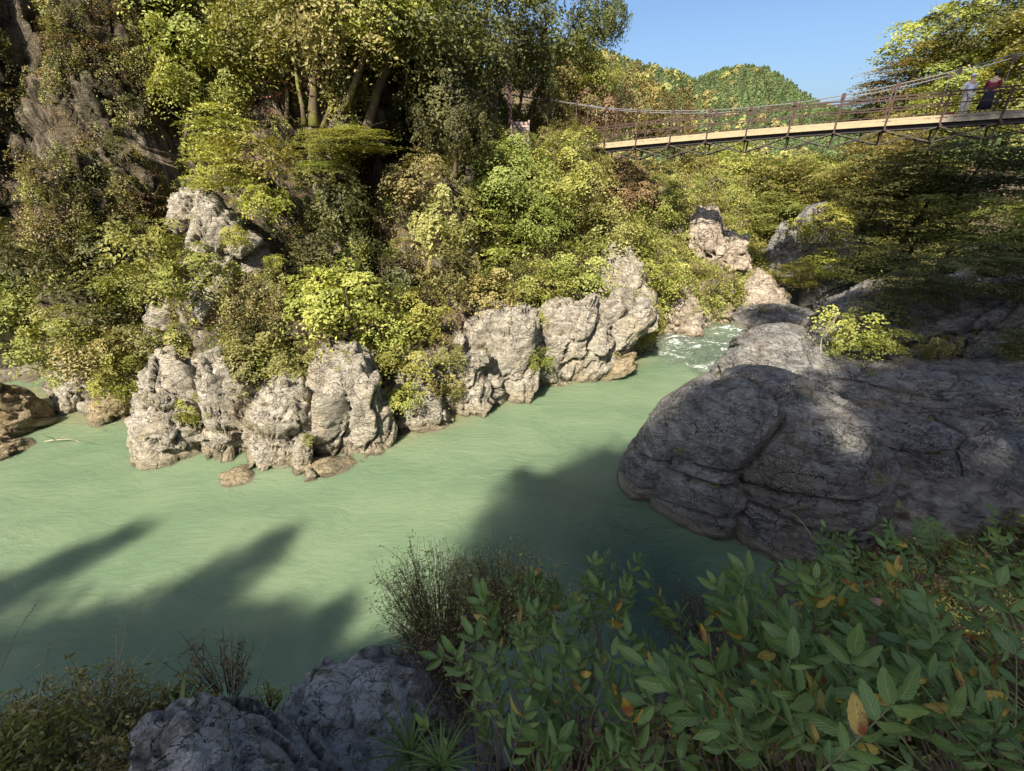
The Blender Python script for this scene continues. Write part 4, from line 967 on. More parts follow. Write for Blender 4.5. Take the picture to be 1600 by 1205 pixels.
for p in cp3:
    mixed = p[0] < 60+rs.normal()*12
    pts.append(p-np.array([0, 0, .5])); rots.append((0, 0, rs.uniform(0, 6.28))); scl.append(rs.uniform(3.2, 5.4)); idx.append(int(rs.choice([0, 1, 2, 3], p=[.36, .24, .18, .22] if mixed else [.42, .28, .28, .02])))
scatter('forest', pts, rots, scl, idx, con)

# ------------------------------------------------------------------ suspension bridge
BA = np.array([6.0, 31.7]); BB = np.array([20.9, 22.7]); bd_ = (BB-BA)/9; bl = float(np.hypot(*bd_)); bdir = bd_/bl; bnr = np.array([bdir[1], -bdir[0]])  # towards viewer side
if bnr[1] > 0: bnr = -bnr
PXY = [(952, 228), (1000, 223.5), (1052, 219), (1107, 214), (1168, 209), (1234, 203.5), (1298, 198.5), (1377, 192.5), (1463, 187), (1553, 182)]
zs = []
for t in range(10):
    q = BA+bd_*t; px_, py_ = PXY[t]; r_ = ray(px_, py_); k = q[1]/r_[1]; zs.append(HC+r_[2]*k)
zf = np.polyfit(range(10), zs, 2)
def dz(t): return float(np.polyval(zf, t))
HWD = .75
def bp(t, side, up):  # side +1 = viewer side
    q = BA+bd_*t+bnr*HWD*side + bnr*HWD*0
    return Vector((q[0], q[1], dz(t)+up))
T0, T1 = -5, 15
broot = empty('suspension_bridge', (BA[0], BA[1], dz(0)), 'long brown steel suspension footbridge with pale timber edge boards crossing above the gorge', 'bridge')
broot.location = (0, 0, 0); broot.location = tuple(bp(4, 0, 0)); binv = broot.location.copy()
def bpart(mb, name, mat, parent=None):
    o = mb.obj(name, M[mat], None); o.parent = parent or broot; o.matrix_parent_inverse = Matrix.Identity(4)
    if parent is None: o.data.transform(Matrix.Translation(-binv))
    else: o.data.transform(Matrix.Translation(-binv))
    return o
rnd = random.Random(4)
for s in (1, -1):
    for t in range(T0, T1):
        nm_ = 'kerb_board'
        m = MB()
        m.box(bp(t+.02, s*.97, .10), bp(t+.98, s*.97, .10), .13, .09)
        o_ = bpart(m, nm_, 'plank' if t < 8 else 'plankold_shade')  # shade at the right end of the bridge put into a duller timber
        m = MB(); m.box(bp(t+.02, s*1.06, -.06), bp(t+.98, s*1.06, -.06), .05, .16)
        bpart(m, 'edge_board', 'plank' if t < 8 else 'plankold_shade')  # same duller timber painting the shaded end
        for u in (.15, .5, .85):
            m = MB(); m.box(bp(t+u-.05, s*.97, .032), bp(t+u+.05, s*.97, .032), .12, .04); bpart(m, 'spacer_block', 'plankold_shade')
pl = MB(); L_ = Vector((bnr[0], bnr[1], 0))
pl.box(-L_*HWD*1.0, L_*HWD*1.0, .18, .045); plm = pl.mesh('deck_plank', M['plankold_shade'])
npl = int((T1-T0)*bl/.2)
for k in range(npl):
    t = T0+(k+.5)*.2/bl; o = link('deck_plank', plm, broot, tuple(bp(t, 0, -.012)-binv)); o.rotation_euler = (0, 0, rnd.uniform(-.004, .004))
for s in (1, -1):
    for nm_, up, w, h, mt in (('girder', -.22, .10, .24, 'steel'),):
        m = MB()
        for t in range(T0, T1): m.box(bp(t, s*.8, up), bp(t+1, s*.8, up), w, h)
        bpart(m, nm_, mt)
    for nm_, up, w in (('top_rail', 1.0, .065), ('middle_rail', .58, .045), ('lower_rail', .22, .03)):
        for t in range(T0, T1):
            m = MB(); m.box(bp(t, s*1.12, up), bp(t+1, s*1.12, up), w, w); bpart(m, nm_, 'rust')
    for t in range(T0, T1+1):
        m = MB(); m.box(bp(t, s*1.12, -.32), bp(t, s*1.12, 1.02), .085, .07, (bdir[0], bdir[1], 0)); bpart(m, 'rail_post', 'rust')
        m = MB(); m.box(bp(t, s*1.05, -.28), bp(t, s*1.65, -.28), .09, .10); bpart(m, 'outrigger', 'rust')
        m = MB(); m.box(bp(t, s*.95, -.34), bp(t, s*.62, -.92), .07, .07); bpart(m, 'truss_leg', 'girder')
        if t < T1:
            m = MB(); m.tube([bp(t, s*1.1, -.3), bp(t+1, s*.62, -.9)], .022, 5); m.tube([bp(t, s*.62, -.9), bp(t+1, s*1.1, -.3)], .022, 5); bpart(m, 'brace_rod', 'girder')
            m = MB(); m.box(bp(t, s*.62, -.9), bp(t+.5, s*.5, -.66), .04, .04); m.box(bp(t+.5, s*.5, -.66), bp(t+1, s*.62, -.9), .04, .04); bpart(m, 'lower_chord', 'steel')
        if s == 1:
            m = MB(); m.box(bp(t, -1.0, -.36), bp(t, 1.0, -.36), .10, .09); bpart(m, 'cross_beam', 'steel')
# suspension cables; survey of the viewer side cable
CPX = [(952, 169), (1000, 172), (1052, 173.5), (1107, 172.5), (1168, 168), (1234, 161), (1309, 149), (1390, 132), (1483, 109), (1600, 78)]
cz = []
for t in range(10):
    q = BA+bd_*t+bnr*HWD*1.2; r_ = ray(*CPX[t]); k = q[1]/r_[1]; cz.append(HC+r_[2]*k)
cf = np.polyfit(range(10), cz, 4)
def cable_z(t):
    if t < 0: return cz[0] + (-t)*.30
    if t > 9: return cz[9] + (t-9)*(cz[9]-cz[8])*1.1
    return float(np.interp(t, range(10), cz)*.5+np.polyval(cf, t)*.5)
for s in (1, -1):
    pts_ = []
    for k in range(81):
        t = T0+(T1-T0)*k/80; q = bp(t, s*1.2, 0); q.z = cable_z(t); pts_.append(q)
    m = MB(); m.tube(pts_, .022, 6); bpart(m, 'main_cable', 'cable')
    for t in range(T0, T1+1):
        q = bp(t, s*1.2, 0); q.z = cable_z(t); a = bp(t, s*1.65, -.28); a = bp(t, s*1.12, .98)
        m = MB(); m.tube([a, q], .012, 5); hg = bpart(m, 'hanger', 'cable')
        m = MB(); m.box(q-Vector((0, 0, .12)), q+Vector((0, 0, .08)), .09, .16, (bdir[0], bdir[1], 0)); cl = bpart(m, 'cable_clamp', 'rust', hg)
# rusty end post and slatted panel
ed = surf_at(797, 215)[1]-1.6; bp0 = P(797, 226, ed)
r0 = empty('bridge_post', tuple(bp0), 'rusty red steel post standing at the left end of the bridge', 'post')
m = MB(); m.box((0, 0, -1.2), (0, 0, 2.75), .19, .19); m.obj('column', M['rust'], r0)
m = MB(); m.box((-.14, 0, 2.78), (.14, 0, 2.78), .22, .06); m.obj('cap_plate', M['rust'], r0)
bq = P(799, 226, ed-.4); r1 = empty('slatted_panel', tuple(bq), 'faded red slatted wooden panel beside the rusty post', 'fence panel')
for k in range(8):
    m = MB(); m.box((0, 0, .09+k*.135), (.95, .08, .09+k*.135), .04, .112); o = m.obj('slat', M['redwood'] if k > 1 else M['plankold_shade'], r1)
for x in (0, .95):
    m = MB(); m.box((x, .05+x*.08, -.3), (x, .05+x*.08, 1.18), .08, .07); m.obj('upright', M['redwood'], r1)
m = MB(); m.box((.15, -.04, 1.08), (.88, .03, .25), .03, .04); m.obj('diagonal_brace', M['steel'], r1)

# ------------------------------------------------------------------ walkers
def skinned(name, verts, edges, radii, mat, parent, sub=2, root=0):
    me = bpy.data.meshes.new(name); me.from_pydata(verts, edges, []); o = link(name, me, parent)
    sk = o.modifiers.new('s', 'SKIN'); sk.use_smooth_shade = True
    for i, r_ in enumerate(radii):
        r2 = r_ if isinstance(r_, tuple) else (r_, r_); me.skin_vertices[0].data[i].radius = r2
    me.skin_vertices[0].data[root].use_root = True
    ss = o.modifiers.new('d', 'SUBSURF'); ss.levels = sub; ss.render_levels = sub
    me.materials.append(M[mat]); return o
def person(pos, yaw, label, top, low, hat, arm_up, skirt=False, lean=0.0, H=1.0):
    r = empty('person', tuple(pos), label, 'person'); r.rotation_euler = (0, 0, yaw); r.scale = (H, H, H)
    l = lean
    J = [(0, l*.5, .95), (0, l*.8, 1.18), (0, l, 1.40), (0, l*1.1, 1.50), (0, l*1.3+.02, 1.60), (0, l*1.3+.02, 1.68),
         (.10, l*.45, .90), (.11, .02, .50), (.11, 0, .08), (.12, .12, .04), (-.10, l*.45, .90), (-.11, .02, .50), (-.11, 0, .08), (-.12, .12, .04),
         (.19, l, 1.38), (.26, l+.05, 1.12), (.20, l+.25, .98+arm_up), (.18, l+.33, 1.0+arm_up), (-.19, l, 1.38), (-.26, l+.05, 1.12), (-.20, l+.25, .98), (-.18, l+.33, 1.0)]
    E = [(0, 1), (1, 2), (2, 3), (3, 4), (4, 5), (0, 6), (6, 7), (7, 8), (8, 9), (0, 10), (10, 11), (11, 12), (12, 13), (2, 14), (14, 15), (15, 16), (16, 17), (2, 18), (18, 19), (19, 20), (20, 21)]
    Rr = [(.15, .11), (.14, .10), (.14, .10), .055, .09, .08, .085, .055, .04, .04, .085, .055, .04, .04, .06, .045, .033, .035, .06, .045, .033, .035]
    skinned('body', J, E, Rr, 'skin', r)
    skinned('shirt', [J[0], J[1], J[2], J[14], J[15], J[18], J[19]], [(0, 1), (1, 2), (2, 3), (3, 4), (2, 5), (5, 6)], [(.175, .135), (.165, .125), (.16, .12), .078, .062, .078, .062], top, r)
    if skirt:
        m = MB(); m.tube([(0, l*.5, 1.0), (0, l*.4, .75), (0, 0, .32)], [.16, .21, .26], 14, .03); m.obj('skirt', M[low], r, True)
    else:
        skinned('trousers', [J[0], J[6], J[7], J[8], J[10], J[11], J[12]], [(0, 1), (1, 2), (2, 3), (0, 4), (4, 5), (5, 6)], [(.165, .13), .11, .085, .07, .11, .085, .07], low, r)
    V_, F_ = ico(3); hp = np.array([0, l*1.3-.005, 1.655]); me = mesh_np('hair', V_*np.array([.105, .115, .105])*(1+.05*vn(V_*5, 3))[:, None]+hp, F_, M[hat]); link('hair' if hat == 'hair' else 'hat', me, r)
    if hat != 'hair':
        m = MB(); m.tube([hp+np.array([0, 0, .0]), hp+np.array([0, 0, .02])], [.17, .15], 16); m.obj('hat_brim', M[hat], r, True)
    return r
tpA = 8 + (1497-1463)/90.; tpB = tpA+.33
yaw_ = math.atan2(-bnr[1], -bnr[0])-math.pi/2
pa = bp(tpA+.05, -.55, .012); pb = bp(tpB+.06, -.5, .012)
person(pa, yaw_+.5, 'walker in a pale blue-white shirt and beige trousers standing on the bridge', 'white', 'beige', 'greyhair', .0, False, .10, .98)
person(pb, yaw_-.3, 'walker in a maroon top and dark skirt beside the pale shirted walker', 'maroon', 'navy', 'hair', .45, True, .05, .98)
# small shoulder bag held beside the first walker
m = MB(); m.box((-.13, 0, 0), (.13, 0, 0), .10, .24); bagp = pa+Vector((-.42, .1, .13)); bg_ = m.obj('bag', M['maroon']); bg_.location = bagp; tag(bg_, 'small brown bag set on the deck beside the pale shirted walker', 'bag')

# ------------------------------------------------------------------ dead wood
m = MB(); q = P(1283, 552, 16.8)
def twig(m, p, d, L, r, depth, rn):
    pts_ = [Vector(p)]; dd = Vector(d).normalized()
    for k in range(4):
        dd = (dd+Vector((rn.uniform(-1, 1), rn.uniform(-1, 1), rn.uniform(-.6, .8)))*.22).normalized(); pts_.append(pts_[-1]+dd*L/4)
    m.tube(pts_, [r*(1-.2*i) for i in range(5)], 4, 0, False)
    if depth > 0:
        for k in range(3):
            a = pts_[rn.randint(1, 4)]; twig(m, a, dd+Vector((rn.uniform(-1, 1), rn.uniform(-1, 1), rn.uniform(-.3, .9)))*.8, L*.6, r*.55, depth-1, rn)
rn = random.Random(8); m = MB(); twig(m, (0, 0, 0), (-.1, 0, 1), 1.15, .03, 2, rn)
o = m.obj('dead_snag', M['palebark'], None, True); o.location = tuple(q); tag(o, 'bleached dead twig standing behind the right boulders', 'dead branch')
m = MB(); rn = random.Random(9); twig(m, (0, 0, 0), (1, .2, .2), 1.5, .03, 1, rn); o = m.obj('driftwood_branch', M['palebark'], None, True); o.location = tuple(W(70, 690, .12)); tag(o, 'pale driftwood stick lying on the left rock shelf', 'branch')


# ------------------------------------------------------------------ near bank trees: their crowns shade the viewpoint and the right bank
def shade_tree(label, targets, tr=.3, mat='olive', seed=1, foot=None):
    pos_ = []
    for (p, r_, t_) in targets: pos_.append((np.array(p)+SUN*t_, r_))
    cxy = np.mean([q[0] for q in pos_], 0)
    if foot is None: foot = (cxy[0]-1.0, cxy[1]-1.0)
    base = np.array([foot[0], foot[1], ground_z(foot[0], foot[1])-.3])
    root = empty('broadleaf_tree', base, label, 'tree', 'trees on the near bank'); top = cxy-base+np.array([0, 0, 1.])
    link('trunk', trunk_mesh((0, 0, 0), top, tr, seed, 7, 4.0, 'bark'), root)
    mb = MB()
    for k, (q, r_) in enumerate(pos_):
        f = q-base; st = top*(.45+.45*random.random()); mb.tube([st, (st+f)/2+np.array([0, 0, .4]), f], [.09, .06, .03], 5)
        c = link('crown', proto(('airy', 'layered')[k % 2], mat, 'm', k % 4), root, tuple(f)); c.scale = (r_, r_, r_*.8); c.rotation_euler = (0, 0, k*1.3+seed)
    mb.obj('branches', M['bark'], root, True)
    return root
def wt(px, py, r_, t_, z_=0.0): return (W(px, py, z_), r_, t_*2.6)
shade_tree('tree upstream on the near bank whose crown shades the lower left water', [wt(10, 925, .8, 19), wt(85, 890, .75, 20), wt(150, 858, .7, 21), wt(205, 832, .5, 21), wt(-80, 960, 1.2, 19)], seed=2)
shade_tree('tall near bank tree casting the long slanting shadow on the pool', [wt(20, 1040, 1.1, 19), wt(120, 1005, 1.0, 19), wt(215, 975, 1.0, 20), wt(300, 935, .95, 20), wt(360, 900, .85, 21), wt(415, 862, .7, 21), wt(440, 838, .5, 22), wt(330, 1000, 1.1, 19), wt(420, 980, .8, 19)], seed=3)
shade_tree('near bank tree whose shade falls on the water below the viewpoint', [wt(480, 1010, .9, 18), wt(530, 960, .55, 18), wt(60, 1130, 1.5, 17), wt(220, 1090, 1.4, 17), wt(360, 1070, 1.3, 17), wt(500, 1100, 1.1, 17), wt(0, 1010, 1.2, 18), wt(300, 1010, 1.1, 18), wt(160, 1060, 1.3, 17), wt(440, 1040, 1.1, 17), wt(560, 1030, .7, 17), wt(620, 1080, .9, 17)], seed=4)
shade_tree('near bank tree with a round crown shading the water by the big boulder', [wt(850, 765, .85, 19), wt(815, 740, .4, 20), wt(890, 800, .7, 18), wt(935, 760, .8, 20), wt(950, 715, .6, 20), wt(960, 830, 1.1, 19), wt(910, 880, .9, 18), wt(1010, 900, 1.2, 17), wt(1040, 960, 1.1, 17), wt(980, 1000, 1.0, 17), wt(1080, 940, 1.1, 17), wt(1110, 900, .9, 17), wt(1100, 1000, 1.1, 16)], seed=5)
tg = []
rn = random.Random(21)
for (px, py, d, r_) in [(1010, 740, 13.6, .9), (1070, 690, 13.6, .9), (1110, 780, 12.8, 1.1), (1160, 850, 12.4, .9), (1150, 700, 13.6, 1.0), (1200, 770, 12.6, 1.1), (1060, 800, 13, 1.0), (1215, 690, 13.6, .7), (1300, 800, 12.4, 1.0), (1150, 740, 12.8, 1.1), (1090, 760, 12.8, 1.0), (1230, 760, 12.4, .9), (1340, 760, 12.6, .8), (1110, 650, 13.6, .7), (1180, 650, 13.6, .6), (1370, 680, 13.8, .95), (1380, 780, 12.5, 1.1), (1460, 720, 13, 1.2), (1470, 820, 12, 1.2), (1560, 740, 12.5, 1.3), (1620, 820, 12, 1.4), (1660, 700, 14, 1.4), (1290, 830, 12, .8), (1000, 790, 13, .8), (1120, 640, 14.5, .7), (1190, 640, 14.8, .7), (1420, 700, 13.5, .9), (1500, 780, 12.8, 1.0)]:
    tg.append((P(px, py, d), r_*1.5, rn.uniform(44, 52)))
shade_tree('broad near bank tree shading the huge dark boulder', tg, .4, seed=6)
tg = []
for (px, py, d, r_) in [(1150, 620, 17.2, .8), (1220, 622, 17, .85), (1300, 600, 17, .9), (1350, 575, 17.5, .8), (1390, 610, 16.5, 1.1), (1460, 590, 17, 1.2), (1470, 650, 15.5, 1.1), (1550, 600, 16.5, 1.4), (1640, 620, 16, 1.6), (1450, 520, 19, 1.4), (1530, 510, 18.5, 1.6), (1600, 520, 18, 1.6), (1380, 520, 20, 1.1), (1320, 500, 22, 1.1), (1480, 470, 18.5, 1.7), (1550, 455, 18.5, 1.9), (1420, 495, 19, 1.3), (1490, 620, 16, 1.2), (1400, 650, 15.5, 1.0), (1690, 560, 17, 1.8)]:
    tg.append((P(px, py, d), r_*1.35, rn.uniform(44, 52)))
shade_tree('high near bank tree shading the far end of the right boulders', tg, .4, seed=7)
tg = []
for (px, py, d, r_) in [(1420, 280, 29, 1.9), (1480, 330, 27, 2.4), (1430, 380, 27, 2.3), (1530, 300, 25, 1.6), (1400, 440, 26, 2.0), (1500, 420, 23, 2.0), (1580, 430, 21, 2.0), (1600, 300, 23, 1.7), (1660, 350, 21, 2.4), (1360, 380, 30, 1.4), (1700, 250, 22, 2.4), (1200, 500, 29, 1.7), (1240, 450, 32, 1.8), (1225, 505, 29, 1.2), (1440, 235, 28, 1.6), (1560, 230, 25, 1.7), (1480, 190, 20.5, .9), (1530, 185, 20, 1.0), (1590, 180, 19.5, 1.1), (1640, 175, 19, 1.3)]:
    tg.append((P(px, py, d), r_, rn.uniform(30, 38)))
shade_tree('tall ridge tree on the right bank shading the slope under the bridge', tg, .5, seed=8)
tg = []
for k in range(15):
    tg.append((np.array([rn.uniform(-2.6, 5), rn.uniform(.3, 4), rn.uniform(6, 8.5)]), rn.uniform(1.9, 2.5), rn.uniform(48, 56)))
shade_tree('near bank tree directly behind the viewpoint shading the foreground plants', tg, .35, seed=9)

# ------------------------------------------------------------------ foreground plants
def near_leaf_mat(name, c0, c1, c2, blotch=None, sheen=.35):
    t = NT(name); uv = t.n('ShaderNodeUVMap').outputs[0]; sx = t.n('ShaderNodeSeparateXYZ'); t.L(uv, sx.inputs[0])
    oi = t.n('ShaderNodeObjectInfo'); p = t.pos()
    au = t.math('ABSOLUTE', t.math('SUBTRACT', sx.outputs[0], .5))
    rib = t.mapr(au, .0, .035, 1, 0)
    side = t.math('SINE', t.math('MULTIPLY', t.math('SUBTRACT', sx.outputs[1], t.math('MULTIPLY', au, .55)), 62))
    sv = t.mapr(side, .80, 1.0)
    x = t.math('ADD', t.math('MULTIPLY', oi.outputs['Random'], .7), t.math('MULTIPLY', t.noise(p, 14, 5, .6), .5))
    c = t.ramp(x, [(.1, c0), (.5, c1), (1.0, c2)])
    c = t.mix(t.math('MULTIPLY', rib, .55), c, tuple(min(1, q*2.6+.05) for q in c1)); c = t.mix(t.math('MULTIPLY', sv, .22), c, tuple(q*2.0+.02 for q in c1))
    c = t.mix(t.math('MULTIPLY', t.mapr(t.noise(p, 90, 3), .64, .69), .7), c, (.22, .17, .06)); c = t.mix(t.math('MULTIPLY', t.mapr(t.noise(p, 9, 4), .55, .7), .35), c, tuple(q*1.6+.02 for q in c1))
    if blotch: c = t.mix(t.mapr(t.noise(p, 22, 4), .5, .62), c, blotch)
    h = t.math('ADD', t.math('MULTIPLY', side, .5), t.math('MULTIPLY', t.noise(p, 60, 4), .8))
    b = t.pbsdf(c, .36, t.bump(h, .45, .003), .5)
    tr = t.n('ShaderNodeBsdfTranslucent'); t.L(c, tr.inputs[0]); ms = t.n('ShaderNodeMixShader'); ms.inputs[0].default_value = .25; t.L(b, ms.inputs[1]); t.L(tr.outputs[0], ms.inputs[2])
    return t.done(ms.outputs[0])
M['nl'] = near_leaf_mat('near_leaf', (.070, .125, .035), (.125, .205, .055), (.21, .30, .08))
M['nl2'] = near_leaf_mat('near_leaf_light', (.07, .14, .03), (.12, .20, .045), (.20, .27, .06))
M['nly'] = near_leaf_mat('turning_leaf', (.30, .20, .03), (.46, .33, .05), (.55, .38, .08), (.30, .10, .04))
M['nlp'] = near_leaf_mat('pink_brown_leaf', (.34, .20, .14), (.45, .28, .20), (.5, .36, .22), (.22, .09, .07))
M['stem'] = simple('green_stem', (.16, .17, .06), .6, 0, 30, .3, .002)
M['twig'] = simple('brown_twig', (.11, .075, .05), .8, 0, 30, .4, .002)
M['deadgrass'] = simple('dry_grass_stem', (.36, .29, .17), .8, 0, 30, .3, .002)
def leaflet_mesh(name, L, w, mat, seed, ser=.05, fold=.35, droop=.25, pw=.9):
    rs = np.random.RandomState(seed); n = 13; V = []; UV = []
    tw = rs.uniform(-.3, .3)
    for i in range(n):
        t = i/(n-1); hw = w*.5*(math.sin(math.pi*min(1, t**pw))**.75)*(1-.12*t) + .0005
        hw *= 1+ser*(1 if i % 2 else -1)
        zc = -droop*L*t*t + .04*L*math.sin(t*5+seed)
        for k, a in enumerate((-1, -.5, 0, .5, 1)):
            zz = abs(a)*hw*fold + zc + a*hw*tw*t + .012*L*math.sin(t*17+a*3+seed)*abs(a)
            V.append((a*hw, L*t, zz)); UV.append((.5+a*.5, t))
    F = grid_faces(n, 5); me = mesh_np(name, np.array(V), F, M[mat], True)
    ul = me.uv_layers.new(name='UVMap'); li = np.array([l.vertex_index for l in me.loops]); ul.data.foreach_set('uv', np.array(UV, np.float32)[li].ravel())
    return me
LL = {m: [leaflet_mesh('leaflet', 1, w_, m, s_, .05, f_, d_) for s_, (w_, f_, d_) in enumerate(((.40, .35, .15), (.44, .25, .28), (.38, .45, .08), (.46, .3, .2)))] for m in ('nl', 'nl2', 'nly', 'nlp')}
rach = {}
def frame(D, N):
    D = np.array(D, float); D /= np.linalg.norm(D); N = np.array(N, float); N -= N@D*D; N /= np.linalg.norm(N); Xx = np.cross(D, N)
    return Matrix(((Xx[0], D[0], N[0]), (Xx[1], D[1], N[1]), (Xx[2], D[2], N[2])))
def compound(parent, rootpos, B, D, N, L, ll, npair, mat, rn, alt=.04):
    key = round(L, 1)
    if key not in rach:
        m_ = MB(); m_.tube([(0, L*t, -.10*L*t*t) for t in (0, .25, .5, .75, 1)], [.0032, .003, .0025, .002, .0012], 5); rach[key] = m_.mesh('leaf', M['stem'], True)
    lf = link('leaf', rach[key], parent); mw = frame(D, N).to_4x4(); mw.translation = Vector(tuple(np.array(B)-rootpos)); lf.matrix_local = mw; lf.scale = (1, L/key, 1)
    for k in range(npair*2+1):
        if k == npair*2: t = 1; an = rn.uniform(-.15, .15); sd_ = 0
        else: t = .28+.68*(k//2)/max(1, npair-1)*.95; sd_ = 1 if k % 2 else -1; an = -sd_*rn.uniform(.75, 1.1)
        if rn.random() < .05: continue
        mm = mat if rn.random() > alt else 'nly'
        o = link('leaflet', LL[mm][rn.randint(0, 3)], lf)
        s_ = ll*rn.uniform(.62, 1.18)*(.8 if k < 2 else 1)
        o.matrix_local = Matrix.Translation((0, key*t, -.10*key*t*t)) @ Euler((rn.uniform(-.35, .2), rn.uniform(-.3, .3)+.25*sd_, an)).to_matrix().to_4x4() @ Matrix.Diagonal((s_, s_, s_, 1))
    return lf
def leafy_bush(label, region, n_, dfun, dirfun, ll, L, npair, mat, seed, root, alt=.03, name='leafy_shrub'):
    rn = random.Random(seed); root = np.array(root, float); e = empty(name, root, label, 'shrub'); stem = MB(); BUSH.append((region, e)); n = int(n_*1.6); ll *= .60; L *= .76; alt = alt*1.6
    xs, ys = region
    for k in range(n):
        px = rn.uniform(*xs); py = rn.uniform(*ys)
        if callable(dfun): d = dfun(px, py)*rn.uniform(.93, 1.07)
        B = P(px, py, d); D = np.array(dirfun(px, py, rn)); N = np.array([rn.gauss(-.1, .35), -.55+rn.gauss(0, .3), .85])
        compound(e, root, B, D, N, L*rn.uniform(.8, 1.15), ll, npair+rn.randint(-1, 1), mat if rn.random() > .12 else ('nl2' if mat == 'nl' else 'nl'), rn, alt)
        if k % 2 == 0:
            mid = (B-root)*.55+np.array([rn.uniform(-.1, .1), 0, .05]); stem.tube([(0, 0, 0), mid, B-root], [.009, .006, .003], 5)
    stem.obj('stem', M['twig'], e, True); return e
BUSH = []
up = lambda sx=0, sy=.2, sz=1, r=.5: (lambda px, py, rn: (sx+rn.gauss(0, r), sy+rn.gauss(0, r*.6), sz+rn.gauss(0, .25)))
leafy_bush('lush bush of paired green leaflets at the bottom centre', ((770, 1070), (985, 1240)), 34, lambda x, y: 2.75-(y-900)*.0030, up(0, .25, .9, .55), .150, .40, 4, 'nl', 31, P(900, 1500, 2.2))
leafy_bush('upper part of the central greenery with bluish leaflets reaching over the dark water', ((790, 975), (930, 1010)), 17, lambda x, y: 3.1, up(0, .2, 1, .45), .13, .38, 4, 'nl', 32, P(920, 1250, 2.9))
leafy_bush('small leafy shrub between dry twigs and the central bush', ((705, 800), (1060, 1200)), 9, lambda x, y: 2.6, up(-.3, .2, .9, .4), .12, .34, 3, 'nl', 33, P(760, 1400, 2.4))
leafy_bush('yellow-green shrub with orange leaves right of the central bush', ((1050, 1150), (1080, 1200)), 9, lambda x, y: 2.3, up(0, .2, .9, .5), .085, .28, 4, 'nl2', 34, P(1100, 1350, 2.2), .25)
leafy_bush('large bush of pointed leaflets left of the turning leaves on the right', ((1150, 1370), (960, 1230)), 34, lambda x, y: 2.5-(y-850)*.0034, up(-.55, .3, .7, .5), .150, .40, 4, 'nl', 35, P(1330, 1500, 2.2), .035)
leafy_bush('leafy branches leaning left across the foot of the dark boulder', ((1215, 1400), (900, 1000)), 18, lambda x, y: 3.1-(y-880)*.002, up(-.6, .3, .6, .5), .135, .40, 4, 'nl', 36, P(1400, 1200, 2.9), .03)
leafy_bush('dense bush of long leaflets in the bottom right corner', ((1380, 1640), (1000, 1240)), 34, lambda x, y: 2.2-(y-900)*.0028, up(-.7, .35, .5, .5), .155, .42, 4, 'nl', 37, P(1600, 1500, 1.9), .05)
leafy_bush('leafy bush with yellow-green sprays under the dark boulder at the right edge', ((1380, 1660), (860, 1010)), 28, lambda x, y: 3.6-(y-830)*.004, up(-.7, .3, .5, .45), .135, .40, 4, 'nl2', 38, P(1650, 1150, 2.9), .06)
leafy_bush('tall feathery plant standing against the foot of the dark boulder', ((1275, 1310), (880, 930)), 5, lambda x, y: 3.6, up(.1, .1, 1, .2), .11, .42, 5, 'nl', 39, P(1290, 1100, 3.5), 0)
leafy_bush('upright leafy sprig at the top of the central bush', ((905, 930), (905, 960)), 4, lambda x, y: 3.2, up(.05, .1, 1, .15), .075, .32, 5, 'nl2', 40, P(918, 1100, 3.1), 0)
leafy_bush('green fern-like spray in front of the dark boulder crack', ((1390, 1450), (830, 870)), 6, lambda x, y: 4.2, up(-.2, .1, .6, .6), .12, .34, 4, 'nl2', 41, P(1420, 950, 4.1), 0)
# single conspicuous leaves
for (px, py, d, s_, m_, lab) in [(1213, 1022, 1.75, .11, 'nly', 'large yellow leaf with brown tip on the right bush'), (1345, 1145, 1.45, .135, 'nlp', 'big pinkish withered leaf near the bottom right'), (1372, 1170, 1.45, .12, 'nly', 'narrow orange leaf hanging beside the pinkish withered leaf'), (924, 1052, 2.1, .09, 'nly', 'orange-yellow leaf in the middle of the central bush'), (865, 1095, 2.0, .075, 'nly', 'small orange leaf left of centre in the central bush'), (870, 945, 2.8, .08, 'nly', 'pale orange leaf near the top of the central bush'), (1378, 938, 2.1, .12, 'nlp', 'pale brown curled leaf over the right bush'), (1300, 1180, 1.5, .06, 'nly', 'small yellow leaf at the bottom of the right bush')]:
    cb = min(BUSH, key=lambda q: abs(sum(q[0][0])/2-px)+abs(sum(q[0][1])/2-py))[1]; o = link('turning_leaf', LL[m_][0], cb); s_ *= .62; o.matrix_local = Matrix.Translation(Vector(tuple(P(px, py, d*.93)))-cb.location) @ frame((random.uniform(-.8, .3), .1, -.35), (0, -.6, .8)).to_4x4() @ Matrix.Diagonal((s_*1.35, s_, s_, 1)); o['label'] = lab

